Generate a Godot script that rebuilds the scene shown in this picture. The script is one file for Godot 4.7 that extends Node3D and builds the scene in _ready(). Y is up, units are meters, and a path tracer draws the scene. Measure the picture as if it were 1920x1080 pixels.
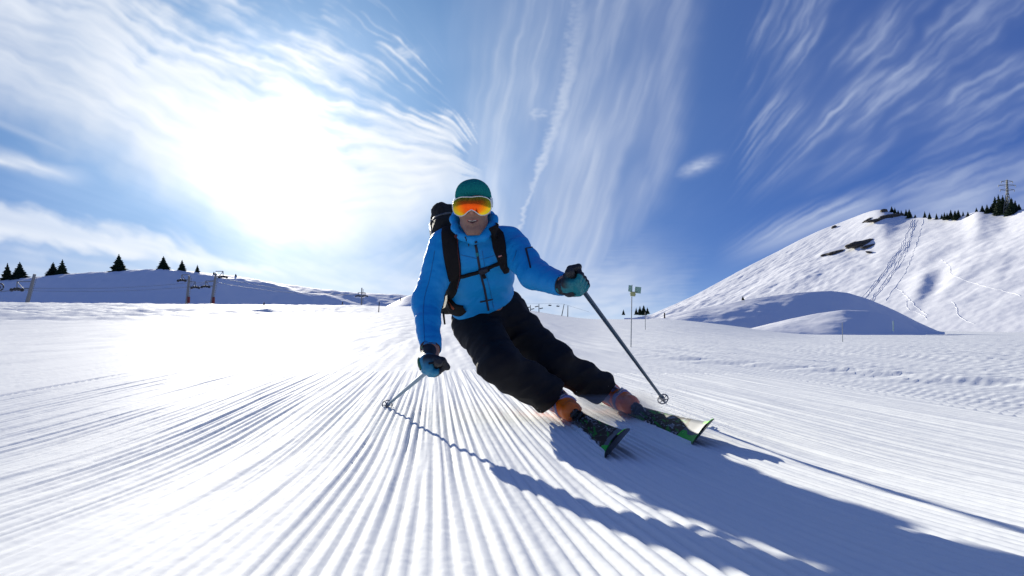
extends Node3D
# A skier carving on a groomed piste, seen from a low camera against the sun.

const FOCAL := 1300.0
const EYE := Vector3(0, 0.52, 0)
const EXPOSURE := 1.55
var view: Transform3D
var taken := {}
var sun_towards: Vector3
var glare_towards: Vector3        # where the thin cloud round the sun is brightest
var grain: FastNoiseLite
var M := {}

# ------------------------------------------------------------------ helpers
func at(x: float, y: float, d: float) -> Vector3:
	return view * Vector3((x - 960.0) / FOCAL * d, (540.0 - y) / FOCAL * d, -d)

func lin(r: float, g: float, b: float) -> Color:      # a real-world base colour
	return Color(r, g, b).linear_to_srgb()

func noise(seed_: int, freq: float, octaves := 3, ridged := false) -> FastNoiseLite:
	var n := FastNoiseLite.new()
	n.seed = seed_
	n.noise_type = FastNoiseLite.TYPE_SIMPLEX_SMOOTH
	n.frequency = freq
	n.fractal_octaves = octaves
	n.fractal_type = FastNoiseLite.FRACTAL_RIDGED if ridged else FastNoiseLite.FRACTAL_FBM
	return n

func numbered(called: String) -> String:
	var n: int = taken.get(called, 0)
	taken[called] = n + 1
	return called if n == 0 else "%s_%03d" % [called, n]

func tag(o: Node, label := "", category := "", group := "", kind := "") -> Node:
	for k in [["label", label], ["category", category], ["group", group], ["kind", kind]]:
		if k[1] != "":
			o.set_meta(k[0], k[1])
	return o

func thing(called: String, label: String, category: String, where := Vector3.ZERO, group := "") -> Node3D:
	var o := Node3D.new()
	o.name = numbered(called)
	add_child(o, true)
	o.position = where
	tag(o, label, category, group)
	return o

func part(called: String, mesh: Mesh, mat: Material, parent: Node) -> MeshInstance3D:
	var o := MeshInstance3D.new()
	o.mesh = mesh
	o.material_override = mat
	o.name = numbered(called) if parent == self else called
	parent.add_child(o, true)
	return o

func struct(called: String, mesh: Mesh, mat: Material) -> MeshInstance3D:
	var o := part(called, mesh, mat, self)
	o.set_meta("kind", "structure")
	return o

func place_in(o: Node3D, root: Node3D) -> void:      # geometry given in world coordinates under a moved root
	o.position = -root.position

func mat(color: Color, rough := 0.7, metal := 0.0, spec := 0.5) -> StandardMaterial3D:
	var m := StandardMaterial3D.new()
	m.albedo_color = color
	m.roughness = rough
	m.metallic = metal
	m.metallic_specular = spec
	return m

func noise_tex(freq: float, size: int, seed_: int, normal := true, strength := 4.0, lo := 0.0) -> NoiseTexture2D:
	var t := NoiseTexture2D.new()
	t.width = size
	t.height = size
	t.seamless = true
	t.noise = noise(seed_, freq, 4)
	t.as_normal_map = normal
	t.bump_strength = strength
	if not normal:
		var r := Gradient.new()
		r.set_color(0, Color(lo, lo, lo))
		r.set_color(1, Color.WHITE)
		t.color_ramp = r
	return t

func tri_normal(m: StandardMaterial3D, tex: Texture2D, scale: float, amount: float) -> StandardMaterial3D:
	m.normal_enabled = true
	m.normal_texture = tex
	m.normal_scale = amount
	m.uv1_triplanar = true
	m.uv1_world_triplanar = true
	m.uv1_scale = Vector3(scale, scale, scale)
	return m

# ---- a grid of points (rows of equal length) as one smooth sheet
func sheet(rows: Array, closed := false, flip := false, colors: Array = []) -> ArrayMesh:
	var nr := rows.size()
	var nc: int = rows[0].size()
	var v := PackedVector3Array()
	var c := PackedColorArray()
	for r in rows:
		v.append_array(r)
	for r in colors:
		c.append_array(r)
	var idx := PackedInt32Array()
	var last := nc if closed else nc - 1
	for r in nr - 1:
		for k in last:
			var a := r * nc + k
			var b := r * nc + (k + 1) % nc
			if flip:
				idx.append_array([a, b + nc, b, a, a + nc, b + nc])
			else:
				idx.append_array([a, b, b + nc, a, b + nc, a + nc])
	return smooth(v, idx, c)

func smooth(v: PackedVector3Array, idx: PackedInt32Array, c := PackedColorArray(), uv := PackedVector2Array()) -> ArrayMesh:
	var n := PackedVector3Array()
	n.resize(v.size())
	for k in range(0, idx.size(), 3):
		var a := idx[k]
		var b := idx[k + 1]
		var e := idx[k + 2]
		var f := (v[e] - v[a]).cross(v[b] - v[a])
		n[a] += f
		n[b] += f
		n[e] += f
	for k in n.size():
		n[k] = n[k].normalized() if n[k].length_squared() > 1e-20 else Vector3.UP
	var arr := []
	arr.resize(Mesh.ARRAY_MAX)
	arr[Mesh.ARRAY_VERTEX] = v
	arr[Mesh.ARRAY_NORMAL] = n
	if c.size() == v.size():
		arr[Mesh.ARRAY_COLOR] = c
	if uv.size() == v.size():
		arr[Mesh.ARRAY_TEX_UV] = uv
	arr[Mesh.ARRAY_INDEX] = idx
	var m := ArrayMesh.new()
	m.add_surface_from_arrays(Mesh.PRIMITIVE_TRIANGLES, arr)
	return m

# ---- pieces collected into one SurfaceTool
func pen() -> SurfaceTool:
	var st := SurfaceTool.new()
	st.begin(Mesh.PRIMITIVE_TRIANGLES)
	return st

func done(st: SurfaceTool) -> ArrayMesh:
	st.generate_normals()
	return st.commit()

func tri(st: SurfaceTool, a: Vector3, b: Vector3, c: Vector3, group := -1) -> void:
	st.set_smooth_group(group if group >= 0 else 0xFFFFFFFF)
	st.add_vertex(a)
	st.add_vertex(b)
	st.add_vertex(c)

func quad(st: SurfaceTool, a: Vector3, b: Vector3, c: Vector3, d: Vector3, group := -1) -> void:
	tri(st, a, b, c, group)
	tri(st, a, c, d, group)

func frame_of(dir: Vector3) -> Basis:
	var z := dir.normalized()
	var x := (Vector3.UP if absf(z.y) < 0.9 else Vector3.RIGHT).cross(z).normalized()
	return Basis(x, z.cross(x), z)

func tube(st: SurfaceTool, pts: Array, radii: Array, sides := 8, group := 1) -> void:
	var rings := []
	for k in pts.size():
		var dir: Vector3 = pts[mini(k + 1, pts.size() - 1)] - pts[maxi(k - 1, 0)]
		var b := frame_of(dir)
		var ring := []
		for j in sides:
			var w := TAU * j / sides
			ring.append(pts[k] + (b.x * cos(w) + b.y * sin(w)) * float(radii[k] if k < radii.size() else radii[-1]))
		rings.append(ring)
	for k in rings.size() - 1:
		for j in sides:
			var j2 := (j + 1) % sides
			quad(st, rings[k][j], rings[k + 1][j], rings[k + 1][j2], rings[k][j2], group)
	for j in range(1, sides - 1):
		tri(st, rings[0][0], rings[0][j], rings[0][j + 1])
		tri(st, rings[-1][0], rings[-1][j + 1], rings[-1][j])

func bar(a: Vector3, b: Vector3, r0: float, r1 := -1.0, sides := 10) -> ArrayMesh:
	var st := pen()
	tube(st, [a, b], [r0, r1 if r1 >= 0 else r0], sides)
	return done(st)

func box(st: SurfaceTool, t: Transform3D, size: Vector3, bevel := 0.0) -> void:
	var h := size / 2.0
	var c := minf(bevel, minf(h.x, minf(h.y, h.z)) * 0.8)
	if c <= 0.0:
		c = minf(h.x, minf(h.y, h.z)) * 0.06
	for axis in 3:
		for s in [-1.0, 1.0]:
			var i := (axis + 1) % 3
			var j := (axis + 2) % 3
			var q := []
			for w in [[-1, -1], [1, -1], [1, 1], [-1, 1]]:
				var p := Vector3.ZERO
				p[axis] = s * h[axis]
				p[i] = w[0] * (h[i] - c)
				p[j] = w[1] * (h[j] - c)
				q.append(t * p)
			if s > 0:
				quad(st, q[0], q[3], q[2], q[1])
			else:
				quad(st, q[0], q[1], q[2], q[3])
	for axis in 3:                                    # chamfers
		var i := (axis + 1) % 3
		var j := (axis + 2) % 3
		for si in [-1.0, 1.0]:
			for sj in [-1.0, 1.0]:
				var q := []
				for e in [[-1, 0], [1, 0], [1, 1], [-1, 1]]:
					var p := Vector3.ZERO
					p[axis] = e[0] * (h[axis] - c)
					p[i] = si * (h[i] - (0.0 if e[1] == 0 else c))
					p[j] = sj * (h[j] - (c if e[1] == 0 else 0.0))
					q.append(t * p)
				if si * sj > 0:
					quad(st, q[0], q[3], q[2], q[1])
				else:
					quad(st, q[0], q[1], q[2], q[3])

# ---- distance fields meshed as surface nets
func capsule(p: Vector3, a: Vector3, b: Vector3, ra: float, rb: float) -> float:
	var ba := b - a
	var t := clampf((p - a).dot(ba) / maxf(ba.length_squared(), 1e-9), 0.0, 1.0)
	return (p - a - ba * t).length() - lerpf(ra, rb, t)

func smin(a: float, b: float, k: float) -> float:
	var h := maxf(k - absf(a - b), 0.0) / k
	return minf(a, b) - h * h * k * 0.25

func bones(p: Vector3, list: Array, k: float) -> float:
	var d := 10.0
	for b in list:
		d = smin(d, capsule(p, b[0], b[1], b[2], b[3]), k)
	return d

func bounds(list: Array, margin: float) -> AABB:
	var lo := Vector3(1e9, 1e9, 1e9)
	var hi := -lo
	for b in list:
		for k in 2:
			var r := Vector3.ONE * (float(b[2 + k]) + margin)
			lo = lo.min(b[k] - r)
			hi = hi.max(b[k] + r)
	return AABB(lo, hi - lo)

func nets(field: Callable, within: AABB, cell: float, paint = null) -> ArrayMesh:
	var lo := within.position
	var bs := 4
	var nb := Vector3i((within.size / (cell * bs)).ceil())
	var n := nb * bs
	var nx := n.x + 1
	var ny := n.y + 1
	var nz := n.z + 1
	var f := PackedFloat32Array()
	f.resize(nx * ny * nz)
	f.fill(9.0)
	var known := PackedByteArray()
	known.resize(nx * ny * nz)
	var live := []
	var reach := cell * bs * 0.87 * 1.5 + cell
	for bz in nb.z:
		for by in nb.y:
			for bx in nb.x:
				var mid := lo + Vector3(bx + 0.5, by + 0.5, bz + 0.5) * cell * bs
				if absf(field.call(mid)) > reach:
					continue
				live.append(Vector3i(bx, by, bz) * bs)
				for z in range(bz * bs, bz * bs + bs + 1):
					for y in range(by * bs, by * bs + bs + 1):
						for x in range(bx * bs, bx * bs + bs + 1):
							var i := (z * ny + y) * nx + x
							if known[i] == 0:
								known[i] = 1
								f[i] = field.call(lo + Vector3(x, y, z) * cell)
	var id := PackedInt32Array()
	id.resize(nx * ny * nz)
	id.fill(-1)
	var v := PackedVector3Array()
	var idx := PackedInt32Array()
	var corner := PackedInt32Array([0, 1, nx, nx + 1, nx * ny, nx * ny + 1, nx * ny + nx, nx * ny + nx + 1])
	var off := [Vector3(0, 0, 0), Vector3(1, 0, 0), Vector3(0, 1, 0), Vector3(1, 1, 0), Vector3(0, 0, 1), Vector3(1, 0, 1), Vector3(0, 1, 1), Vector3(1, 1, 1)]
	var edges := PackedInt32Array([0, 1, 2, 3, 4, 5, 6, 7, 0, 2, 1, 3, 4, 6, 5, 7, 0, 4, 1, 5, 2, 6, 3, 7])
	for b in live:
		for z in range(b.z, b.z + bs):
			for y in range(b.y, b.y + bs):
				for x in range(b.x, b.x + bs):
					var i := (z * ny + y) * nx + x
					var inside := 0
					for k in 8:
						if f[i + corner[k]] < 0.0:
							inside += 1
					if inside == 0 or inside == 8:
						continue
					var sum := Vector3.ZERO
					var count := 0
					for e in range(0, 24, 2):
						var fa := f[i + corner[edges[e]]]
						var fb := f[i + corner[edges[e + 1]]]
						if (fa < 0.0) != (fb < 0.0):
							sum += (off[edges[e]] as Vector3).lerp(off[edges[e + 1]], fa / (fa - fb))
							count += 1
					id[i] = v.size()
					v.append(lo + (Vector3(x, y, z) + sum / count) * cell)
	var step := PackedInt32Array([1, nx, nx * ny])
	for b in live:
		for z in range(maxi(b.z, 1), b.z + bs):
			for y in range(maxi(b.y, 1), b.y + bs):
				for x in range(maxi(b.x, 1), b.x + bs):
					var i := (z * ny + y) * nx + x
					for axis in 3:
						var fa := f[i]
						var fb := f[i + step[axis]]
						if (fa < 0.0) == (fb < 0.0):
							continue
						var s1 := step[(axis + 1) % 3]
						var s2 := step[(axis + 2) % 3]
						var q0 := id[i]
						var q1 := id[i - s1]
						var q2 := id[i - s1 - s2]
						var q3 := id[i - s2]
						if q0 < 0 or q1 < 0 or q2 < 0 or q3 < 0:
							continue
						if fa < 0.0:
							idx.append_array([q0, q2, q1, q0, q3, q2])
						else:
							idx.append_array([q0, q1, q2, q0, q2, q3])
	var c := PackedColorArray()
	if paint != null:
		c.resize(v.size())
		for k in v.size():
			c[k] = paint.call(v[k])
	return smooth(v, idx, c)

func slope(field: Callable, p: Vector3) -> Vector3:
	var e := 0.004
	return Vector3(field.call(p + Vector3(e, 0, 0)) - field.call(p - Vector3(e, 0, 0)), field.call(p + Vector3(0, e, 0)) - field.call(p - Vector3(0, e, 0)), field.call(p + Vector3(0, 0, e)) - field.call(p - Vector3(0, 0, e))).normalized()

func on_body(field: Callable, x: float, y: float, near := 2.3) -> Vector3:     # the point of a body that shows there
	var d := near
	var closest := d
	var least := 1e9
	for k in 90:
		var f: float = field.call(at(x, y, d))
		if f < least:
			least = f
			closest = d
		if f < 0.0006 or d > 6.0:
			break
		d += f * 0.7
	return at(x, y, closest)

func spline(list: Array, n: int) -> Array:      # Catmull-Rom through Vector2 or Vector3 points
	var out := []
	for k in n:
		var u := float(k) / (n - 1) * (list.size() - 1)
		var i := mini(int(u), list.size() - 2)
		out.append(list[i].cubic_interpolate(list[i + 1], list[maxi(i - 1, 0)], list[mini(i + 2, list.size() - 1)], u - i))
	return out

# a flat band that lies on a body along a line, with thickness and rounded edges
func band(field: Callable, line: Array, widths: Array, thick: float, n := 24, lift := 0.0) -> ArrayMesh:
	var pts := []
	var nor := []
	for p in spline(line, n):
		var q: Vector3 = p if p is Vector3 else on_body(field, p.x, p.y)
		for k in 4:
			q -= slope(field, q) * float(field.call(q)) * 0.9
		pts.append(q)
		nor.append(slope(field, q))
	for pass_ in 2:
		for k in range(1, n - 1):
			nor[k] = (nor[k - 1] + nor[k] * 2.0 + nor[k + 1]).normalized()
			pts[k] = (pts[k - 1] + pts[k] * 2.0 + pts[k + 1]) / 4.0
	var rows := []
	for k in n:
		var dir: Vector3 = (pts[mini(k + 1, n - 1)] - pts[maxi(k - 1, 0)]).normalized()
		var side: Vector3 = dir.cross(nor[k]).normalized()
		var u := float(k) / (n - 1) * (widths.size() - 1)
		var i := mini(int(u), widths.size() - 2)
		var w: float = lerpf(widths[i], widths[i + 1], u - i) * 0.5
		var row := PackedVector3Array()
		for c in [[-1.0, -0.4], [-1.0, 0.35], [-0.86, 0.85], [-0.5, 1.0], [0.0, 1.06], [0.5, 1.0], [0.86, 0.85], [1.0, 0.35], [1.0, -0.4]]:
			var q: Vector3 = pts[k] + side * w * c[0]
			q -= nor[k] * clampf(float(field.call(q)), -0.02, 0.02) * 0.85
			row.append(q + nor[k] * (thick * c[1] + lift))
		rows.append(row)
	return sheet(rows)

# ------------------------------------------------------------------ sky
func curve(list: Array, x: float) -> float:
	if x <= list[0]:
		return list[1]
	for k in range(2, list.size(), 2):
		if x <= list[k]:
			var u: float = (x - list[k - 2]) / (list[k] - list[k - 2])
			return lerpf(list[k - 1], list[k + 1], u)
	return list[-1]

const BANK_TOP := [-700.0, -500.0, 200.0, -120.0, 300.0, -40.0, 520.0, 40.0, 700.0, 130.0, 850.0, 225.0, 935.0, 330.0, 1000.0, 420.0]
const BANK_LOW := [-700.0, 20.0, 0.0, 215.0, 150.0, 280.0, 300.0, 350.0, 470.0, 455.0, 620.0, 500.0, 760.0, 450.0, 930.0, 355.0, 1000.0, 400.0]
const LOW_TOP := [-700.0, 240.0, 0.0, 375.0, 150.0, 405.0, 300.0, 440.0, 450.0, 480.0, 700.0, 540.0]
const LOW_LOW := [-700.0, 430.0, 0.0, 465.0, 200.0, 480.0, 350.0, 505.0, 500.0, 530.0, 760.0, 565.0]

var fine_n: FastNoiseLite
var soft_n: FastNoiseLite
var warp_n: FastNoiseLite
var ridge_n: FastNoiseLite
var deep_blue := Color(0.045, 0.086, 0.275)
var mid_blue := Color(0.044, 0.160, 0.58)
var pale_blue := Color(0.30, 0.57, 0.90)

func air(dir: Vector3) -> Color:
	# clear air: deep blue far from the sun, paler towards it and towards the horizon
	var away := acos(clampf(dir.dot(glare_towards), -1.0, 1.0))
	var up := maxf(dir.y, 0.0)
	var c := deep_blue.lerp(mid_blue, exp(-up / 0.27))
	c = c.lerp(pale_blue, 0.85 * exp(-pow(away / 0.39, 1.7)))
	c = c.lerp(Color(0.50, 0.72, 0.93), 0.85 * exp(-up / 0.045) * (0.45 + 0.55 * exp(-away / 0.9)))
	var q: Vector3 = view.basis.inverse() * dir
	var wisp := 0.0
	var den := up + 0.05
	var u := dir.x / den
	var v := -dir.z / den
	var wu := warp_n.get_noise_2d(u * 22.0, v * 9.0)
	var fib := 0.5 + 0.5 * fine_n.get_noise_2d((u + wu * 0.05) * 170.0, v * 16.0)
	var sof := 0.5 + 0.5 * soft_n.get_noise_2d((u + wu * 0.16) * 48.0, v * 12.0)
	var inview := 0.0
	if q.z < -0.25:
		var x := 960.0 - FOCAL * q.x / q.z
		var y := 540.0 + FOCAL * q.y / q.z
		inview = smoothstep(-0.25, -0.5, q.z)
		var curl := warp_n.get_noise_2d(x * 0.22, y * 0.22)
		var curl2 := warp_n.get_noise_2d(x * 0.75 + 300.0, y * 0.75)
		# the great fan of cirrus to the left: strands that follow its two edges and meet over the skier
		var top := curve(BANK_TOP, x)
		var low := curve(BANK_LOW, x)
		var w := (y - top) / maxf(low - top, 30.0)
		var strand := 0.5 + 0.5 * fine_n.get_noise_2d(w * 260.0 + curl * 9.0 + curl2 * 2.0, x * 0.10)
		var hair := ridge_n.get_noise_2d(w * 520.0 + curl * 20.0 + curl2 * 7.0, x * 0.15 + curl * 4.0)
		var soft := 0.5 + 0.5 * soft_n.get_noise_2d(w * 70.0 + curl * 8.0, x * 0.09)
		var jag := (strand - 0.5) * 130.0 + curl * 80.0 + curl2 * 26.0
		var m := smoothstep(-0.20, 0.40, w + (jag * 1.5 + hair * 26.0) / maxf(low - top, 130.0)) * smoothstep(low + 60.0, low - 100.0, y + jag * 0.3) * smoothstep(1000.0, 850.0, x + jag * 0.6)
		var rim := smoothstep(0.62, 0.10, w) * smoothstep(250.0, 600.0, x)
		wisp = maxf(wisp, m * clampf(0.56 + 0.50 * (strand - 0.40) + 0.34 * (soft - 0.4) + rim * (0.34 * hair - 0.10 + 0.9 * (strand - 0.5)) + 0.22 * smoothstep(480.0, 60.0, Vector2(x - 510.0, y - 350.0).length()), 0.0, 1.0))
		var loose := smoothstep(0.10, -0.10, w) * smoothstep(-0.75, -0.1, w) * smoothstep(480.0, 620.0, x) * smoothstep(960.0, 800.0, x)
		wisp = maxf(wisp, loose * 0.55 * smoothstep(0.15, 0.75, hair) * soft)
		# a lower bank along the left horizon
		var lt := curve(LOW_TOP, x)
		var ll := curve(LOW_LOW, x)
		m = smoothstep(lt - 12.0, lt + 30.0, y + jag * 0.22) * smoothstep(ll + 14.0, ll - 24.0, y + jag * 0.2) * smoothstep(900.0, 620.0, x)
		wisp = maxf(wisp, m * (0.45 + 0.6 * sof))
		# thin wisps in the blue gap
		m = exp(-pow((y - 312.0 - (x - 60.0) * 0.22 + jag * 0.08) / 13.0, 2.0)) * smoothstep(190.0, 60.0, x)
		m += 0.5 * exp(-pow((y - 255.0 - (x - 60.0) * 0.42) / 9.0, 2.0)) * smoothstep(230.0, 60.0, x)
		wisp = maxf(wisp, 0.75 * m * (0.4 + 0.9 * fib))
		# tall streaks above the skier
		var lane := (x - 950.0 - (430.0 - y) * 0.22) / (1.0 + (430.0 - y) * 0.0007)
		var tall := 0.5 + 0.5 * fine_n.get_noise_2d(lane * 1.0 + curl * 5.0 + curl2 * 2.0, y * 0.055 + 70.0)
		var tall_soft := 0.5 + 0.5 * soft_n.get_noise_2d(lane * 0.34 + curl * 5.0, y * 0.07)
		m = smoothstep(820.0, 930.0, x) * smoothstep(curve([-300.0, 1345.0, 0.0, 1318.0, 350.0, 1262.0, 560.0, 1180.0], y), curve([-300.0, 1290.0, 0.0, 1255.0, 350.0, 1180.0, 560.0, 1060.0], y), x)
		wisp = maxf(wisp, m * (0.05 + 0.27 * smoothstep(0.25, 1.0, tall) * smoothstep(0.15, 0.9, tall_soft) + 0.20 * tall_soft + 0.26 * tall_soft * smoothstep(60.0, 420.0, y)))
		var edge := curve([-200.0, 1330.0, 0.0, 1305.0, 250.0, 1275.0, 420.0, 1235.0], y)
		wisp = maxf(wisp, 0.30 * exp(-pow((x - edge + 28.0 + curl * 14.0) / 30.0, 2.0)) * (0.4 + 0.8 * tall) * smoothstep(460.0, 300.0, y))
		# a thin broken vapour trail
		var mid := curve([-200.0, 1105.0, 0.0, 1087.0, 130.0, 1070.0, 220.0, 1050.0, 300.0, 1018.0, 380.0, 988.0, 470.0, 962.0], y)
		var wide := curve([-200.0, 26.0, 0.0, 22.0, 150.0, 24.0, 240.0, 17.0, 320.0, 10.0, 400.0, 6.0, 460.0, 4.0], y)
		var crumb := ridge_n.get_noise_2d(x * 1.1 + y * 0.5, y * 3.4)
		wisp = maxf(wisp, curve([-100.0, 0.20, 120.0, 0.42, 200.0, 0.50, 300.0, 0.56, 430.0, 0.60], y) * exp(-pow((x - mid + crumb * 5.0 + curl2 * 8.0) / wide, 2.0)) * clampf(0.85 + 0.25 * crumb + 0.5 * (tall - 0.5), 0.0, 1.0) * smoothstep(480.0, 430.0, y))
		# puffs
		wisp = maxf(wisp, 0.55 * exp(-pow(Vector2((x - 1008.0) / 22.0, (y - 214.0) / 16.0).length(), 2.0)) * (0.7 + 0.6 * crumb))
		wisp = maxf(wisp, 0.60 * exp(-pow(Vector2(((x - 1308.0) * 0.9 - (y - 312.0) * 0.45) / 34.0, ((y - 312.0) * 0.9 + (x - 1308.0) * 0.38) / 11.0).length(), 2.0)) * (0.8 + 0.4 * crumb))
		wisp = maxf(wisp, 0.45 * exp(-pow(Vector2((x - 757.0) / 22.0, (y - 98.0 + crumb * 8.0) / 9.0).length(), 2.0)))
		# combed streaks over the mountain, spreading from low over its foot
		var from := Vector2(x - 1180.0, 590.0 - y)
		var turn := from.angle()
		var reach := from.length()
		var comb_ := 0.5 + 0.5 * fine_n.get_noise_2d(turn * 620.0 + curl * 7.0 + curl2 * 3.0, reach * 0.085)
		var comb_soft := 0.5 + 0.5 * soft_n.get_noise_2d(turn * 230.0 + curl * 6.0, reach * 0.09)
		m = smoothstep(1370.0, 1520.0, x + (comb_ - 0.5) * 120.0) * smoothstep(-120.0, 150.0, y + (comb_soft - 0.5) * 160.0) * smoothstep(400.0, 270.0, y + (x - 1500.0) * 0.20 + (comb_ - 0.5) * 60.0)
		wisp = maxf(wisp, m * (0.02 + 0.60 * smoothstep(0.22, 1.0, comb_) * smoothstep(0.25, 0.7, comb_soft) + 0.14 * comb_soft))
		m = exp(-pow((y - 428.0 + (x - 1500.0) * 0.36 + (comb_ - 0.5) * 24.0) / 25.0, 2.0)) * smoothstep(1330.0, 1480.0, x) * smoothstep(1720.0, 1600.0, x)
		wisp = maxf(wisp, m * (0.15 + 0.65 * comb_))
		m = smoothstep(1560.0, 1760.0, x) * smoothstep(275.0, 345.0, y + (x - 1800.0) * 0.3 + (comb_ - 0.5) * 50.0)
		wisp = maxf(wisp, m * (0.12 + 0.55 * comb_ * comb_soft * 1.6))
		# a pale veil low behind the skier
		m = smoothstep(400.0, 560.0, y + jag * 0.3) * smoothstep(1330.0, 1150.0, x + jag * 0.5)
		wisp = maxf(wisp, m * (0.30 + 0.45 * sof))
	# elsewhere the same thin combed cirrus goes on
	var rest := 0.75 * smoothstep(0.35, 0.85, fib) * smoothstep(0.35, 0.75, sof) * smoothstep(0.02, 0.12, up)
	wisp = lerpf(rest, wisp, inview)
	var near := exp(-pow(away / 0.45, 1.5))
	var cloud := Color(0.66, 0.75, 0.92).lerp(Color(0.86, 0.90, 0.96), clampf(near * 1.25 + 0.10, 0.0, 1.0))
	cloud = cloud.lerp(Color(0.34, 0.43, 0.68), 0.70 * smoothstep(0.45, 1.0, away) * smoothstep(0.02, 0.25, up))
	c = c.lerp(cloud, clampf(wisp, 0.0, 1.0))
	# the veil of light round the sun
	away *= 1.0 + 0.55 * warp_n.get_noise_2d(dir.x * 90.0 - dir.y * 60.0, dir.y * 150.0) + 0.25 * (fib - 0.5)
	var spill := Vector2((atan2(dir.x, -dir.z) + 0.29) / 0.17, (dir.y - 0.09) / 0.10).length()
	var gl := 1.2 * exp(-pow(away / 0.050, 2.0)) + 0.13 * exp(-pow(spill, 2.0)) + 0.25 * exp(-pow(away / 0.105, 1.25)) + 0.10 * exp(-pow(away / 0.24, 2.0)) + 0.05 * exp(-away / 0.26)
	c += Color(1.0, 0.99, 0.97) * gl
	c.a = 1.0
	return c

func make_sky() -> ImageTexture:
	fine_n = noise(11, 0.05, 5)
	soft_n = noise(12, 0.03, 3)
	warp_n = noise(13, 0.03, 3)
	ridge_n = noise(14, 0.035, 3)
	var W := 4096
	var H := 2048
	var lw := 768
	var lh := 384
	var small := Image.create(lw, lh, false, Image.FORMAT_RGBF)
	var under := Color(0.42, 0.47, 0.56)
	for j in lh:
		var el := (0.5 - (j + 0.5) / lh) * PI
		for i in lw:
			var az := ((i + 0.5) / lw - 0.5) * TAU
			small.set_pixel(i, j, air(Vector3(sin(az) * cos(el), sin(el), -cos(az) * cos(el))) * (1.0 / EXPOSURE) if el > -0.03 else under * (1.0 / EXPOSURE))
	small.resize(W, H, Image.INTERPOLATE_CUBIC)
	# the part of the sky round the view gets its full detail
	var x0 := int(W * (0.5 - 46.0 / 360.0))
	var x1 := int(W * (0.5 + 46.0 / 360.0))
	var y0 := int(H * (0.5 - 32.0 / 180.0))
	var y1 := int(H * (0.5 + 1.0 / 180.0))
	for j in range(y0, y1):
		var el := (0.5 - (j + 0.5) / H) * PI
		for i in range(x0, x1):
			var az := ((i + 0.5) / W - 0.5) * TAU
			small.set_pixel(i, j, air(Vector3(sin(az) * cos(el), sin(el), -cos(az) * cos(el))) * (1.0 / EXPOSURE))
	var out := Image.create(W, H, false, Image.FORMAT_RGBF)
	out.blit_rect(small, Rect2i(W / 2, 0, W / 2, H), Vector2i(0, 0))
	out.blit_rect(small, Rect2i(0, 0, W / 2, H), Vector2i(W / 2, 0))
	return ImageTexture.create_from_image(out)

# ------------------------------------------------------------------ snow
var lump_n: FastNoiseLite
var roll_n: FastNoiseLite
var comb_n: FastNoiseLite
var lane_n: FastNoiseLite
const GROOVE_YAW := -0.112            # the corduroy runs a little left of the view
const PITCH := 0.033

func soft_ramp(x: float, w: float) -> float:
	return w * log(1.0 + exp(clampf(x / w, -40.0, 40.0))) if x < 40.0 * w else x

func ground(x: float, d: float) -> float:
	var r := sqrt(x * x + d * d)
	var az := atan2(x, maxf(d, 0.01))
	# a roll of the piste right in front of the camera
	var y := 0.105 * soft_ramp(2.2 - maxf(d, -3.0), 0.45)
	# the slope climbs to a crest at the back left and sinks a little to the right
	var left := smoothstep(0.13, -0.03, az)
	var far_left := 0.0275 * (soft_ramp(r - 22.0, 8.0) - soft_ramp(r - 165.0, 10.0) * 1.35)
	var crest := -0.011 * (soft_ramp(r - 6.0, 2.0) - soft_ramp(r - 26.0, 5.0)) + 0.0125 * (soft_ramp(r - 26.0, 5.0) - soft_ramp(r - 110.0, 12.0) * 1.8)
	var dip := -0.0145 * (soft_ramp(r - 6.0, 2.0) - soft_ramp(r - 170.0, 12.0))
	var right := lerpf(crest, dip, smoothstep(0.20, 0.42, az))
	var far := lerpf(right, far_left, left)
	if d < 0.0:
		far *= 0.0
	y += clampf(far, -6.0, 9.0)
	# rough snow beside the piste
	var off_right := smoothstep(-0.25, 0.45, x - (2.2 + (10.4 - d) * 0.40) + lane_n.get_noise_2d(d * 3.0, 7.0) * 0.8) * smoothstep(3.0, 4.5, d)
	off_right *= smoothstep(0.10, 0.22, az)
	var off_left := smoothstep(-0.47, -0.53, az - 0.30 * smoothstep(30.0, 70.0, r)) * smoothstep(30.0, 48.0, r)
	var fade := 1.0 / (1.0 + r / 120.0)
	if off_right > 0.0:
		var ru := lump_n.get_noise_2d(x * 0.8, d * 2.6)
		var fine := lump_n.get_noise_2d(x * 4.5 + 50.0, d * 7.0)
		y += off_right * (0.02 + 0.5 * ru * 0.030 * (0.5 + lane_n.get_noise_2d(x * 0.5, d * 0.5 + 30.0)) + fine * 0.004) * smoothstep(240.0, 60.0, r)
		y += off_right * 0.03 * exp(-pow((x - (2.6 + (10.4 - d) * 0.40)) / 0.35, 2.0))
	if off_left > 0.0:
		y += off_left * (0.18 + 0.36 * lump_n.get_noise_2d(x * 0.11, d * 0.2) + 0.13 * lump_n.get_noise_2d(x * 0.5, d * 0.9)) * smoothstep(170.0, 120.0, r)
	y += roll_n.get_noise_2d(x * 0.5, d * 0.35) * 0.05 * smoothstep(3.5, 12.0, r) * smoothstep(300.0, 100.0, r)
	return y

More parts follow.
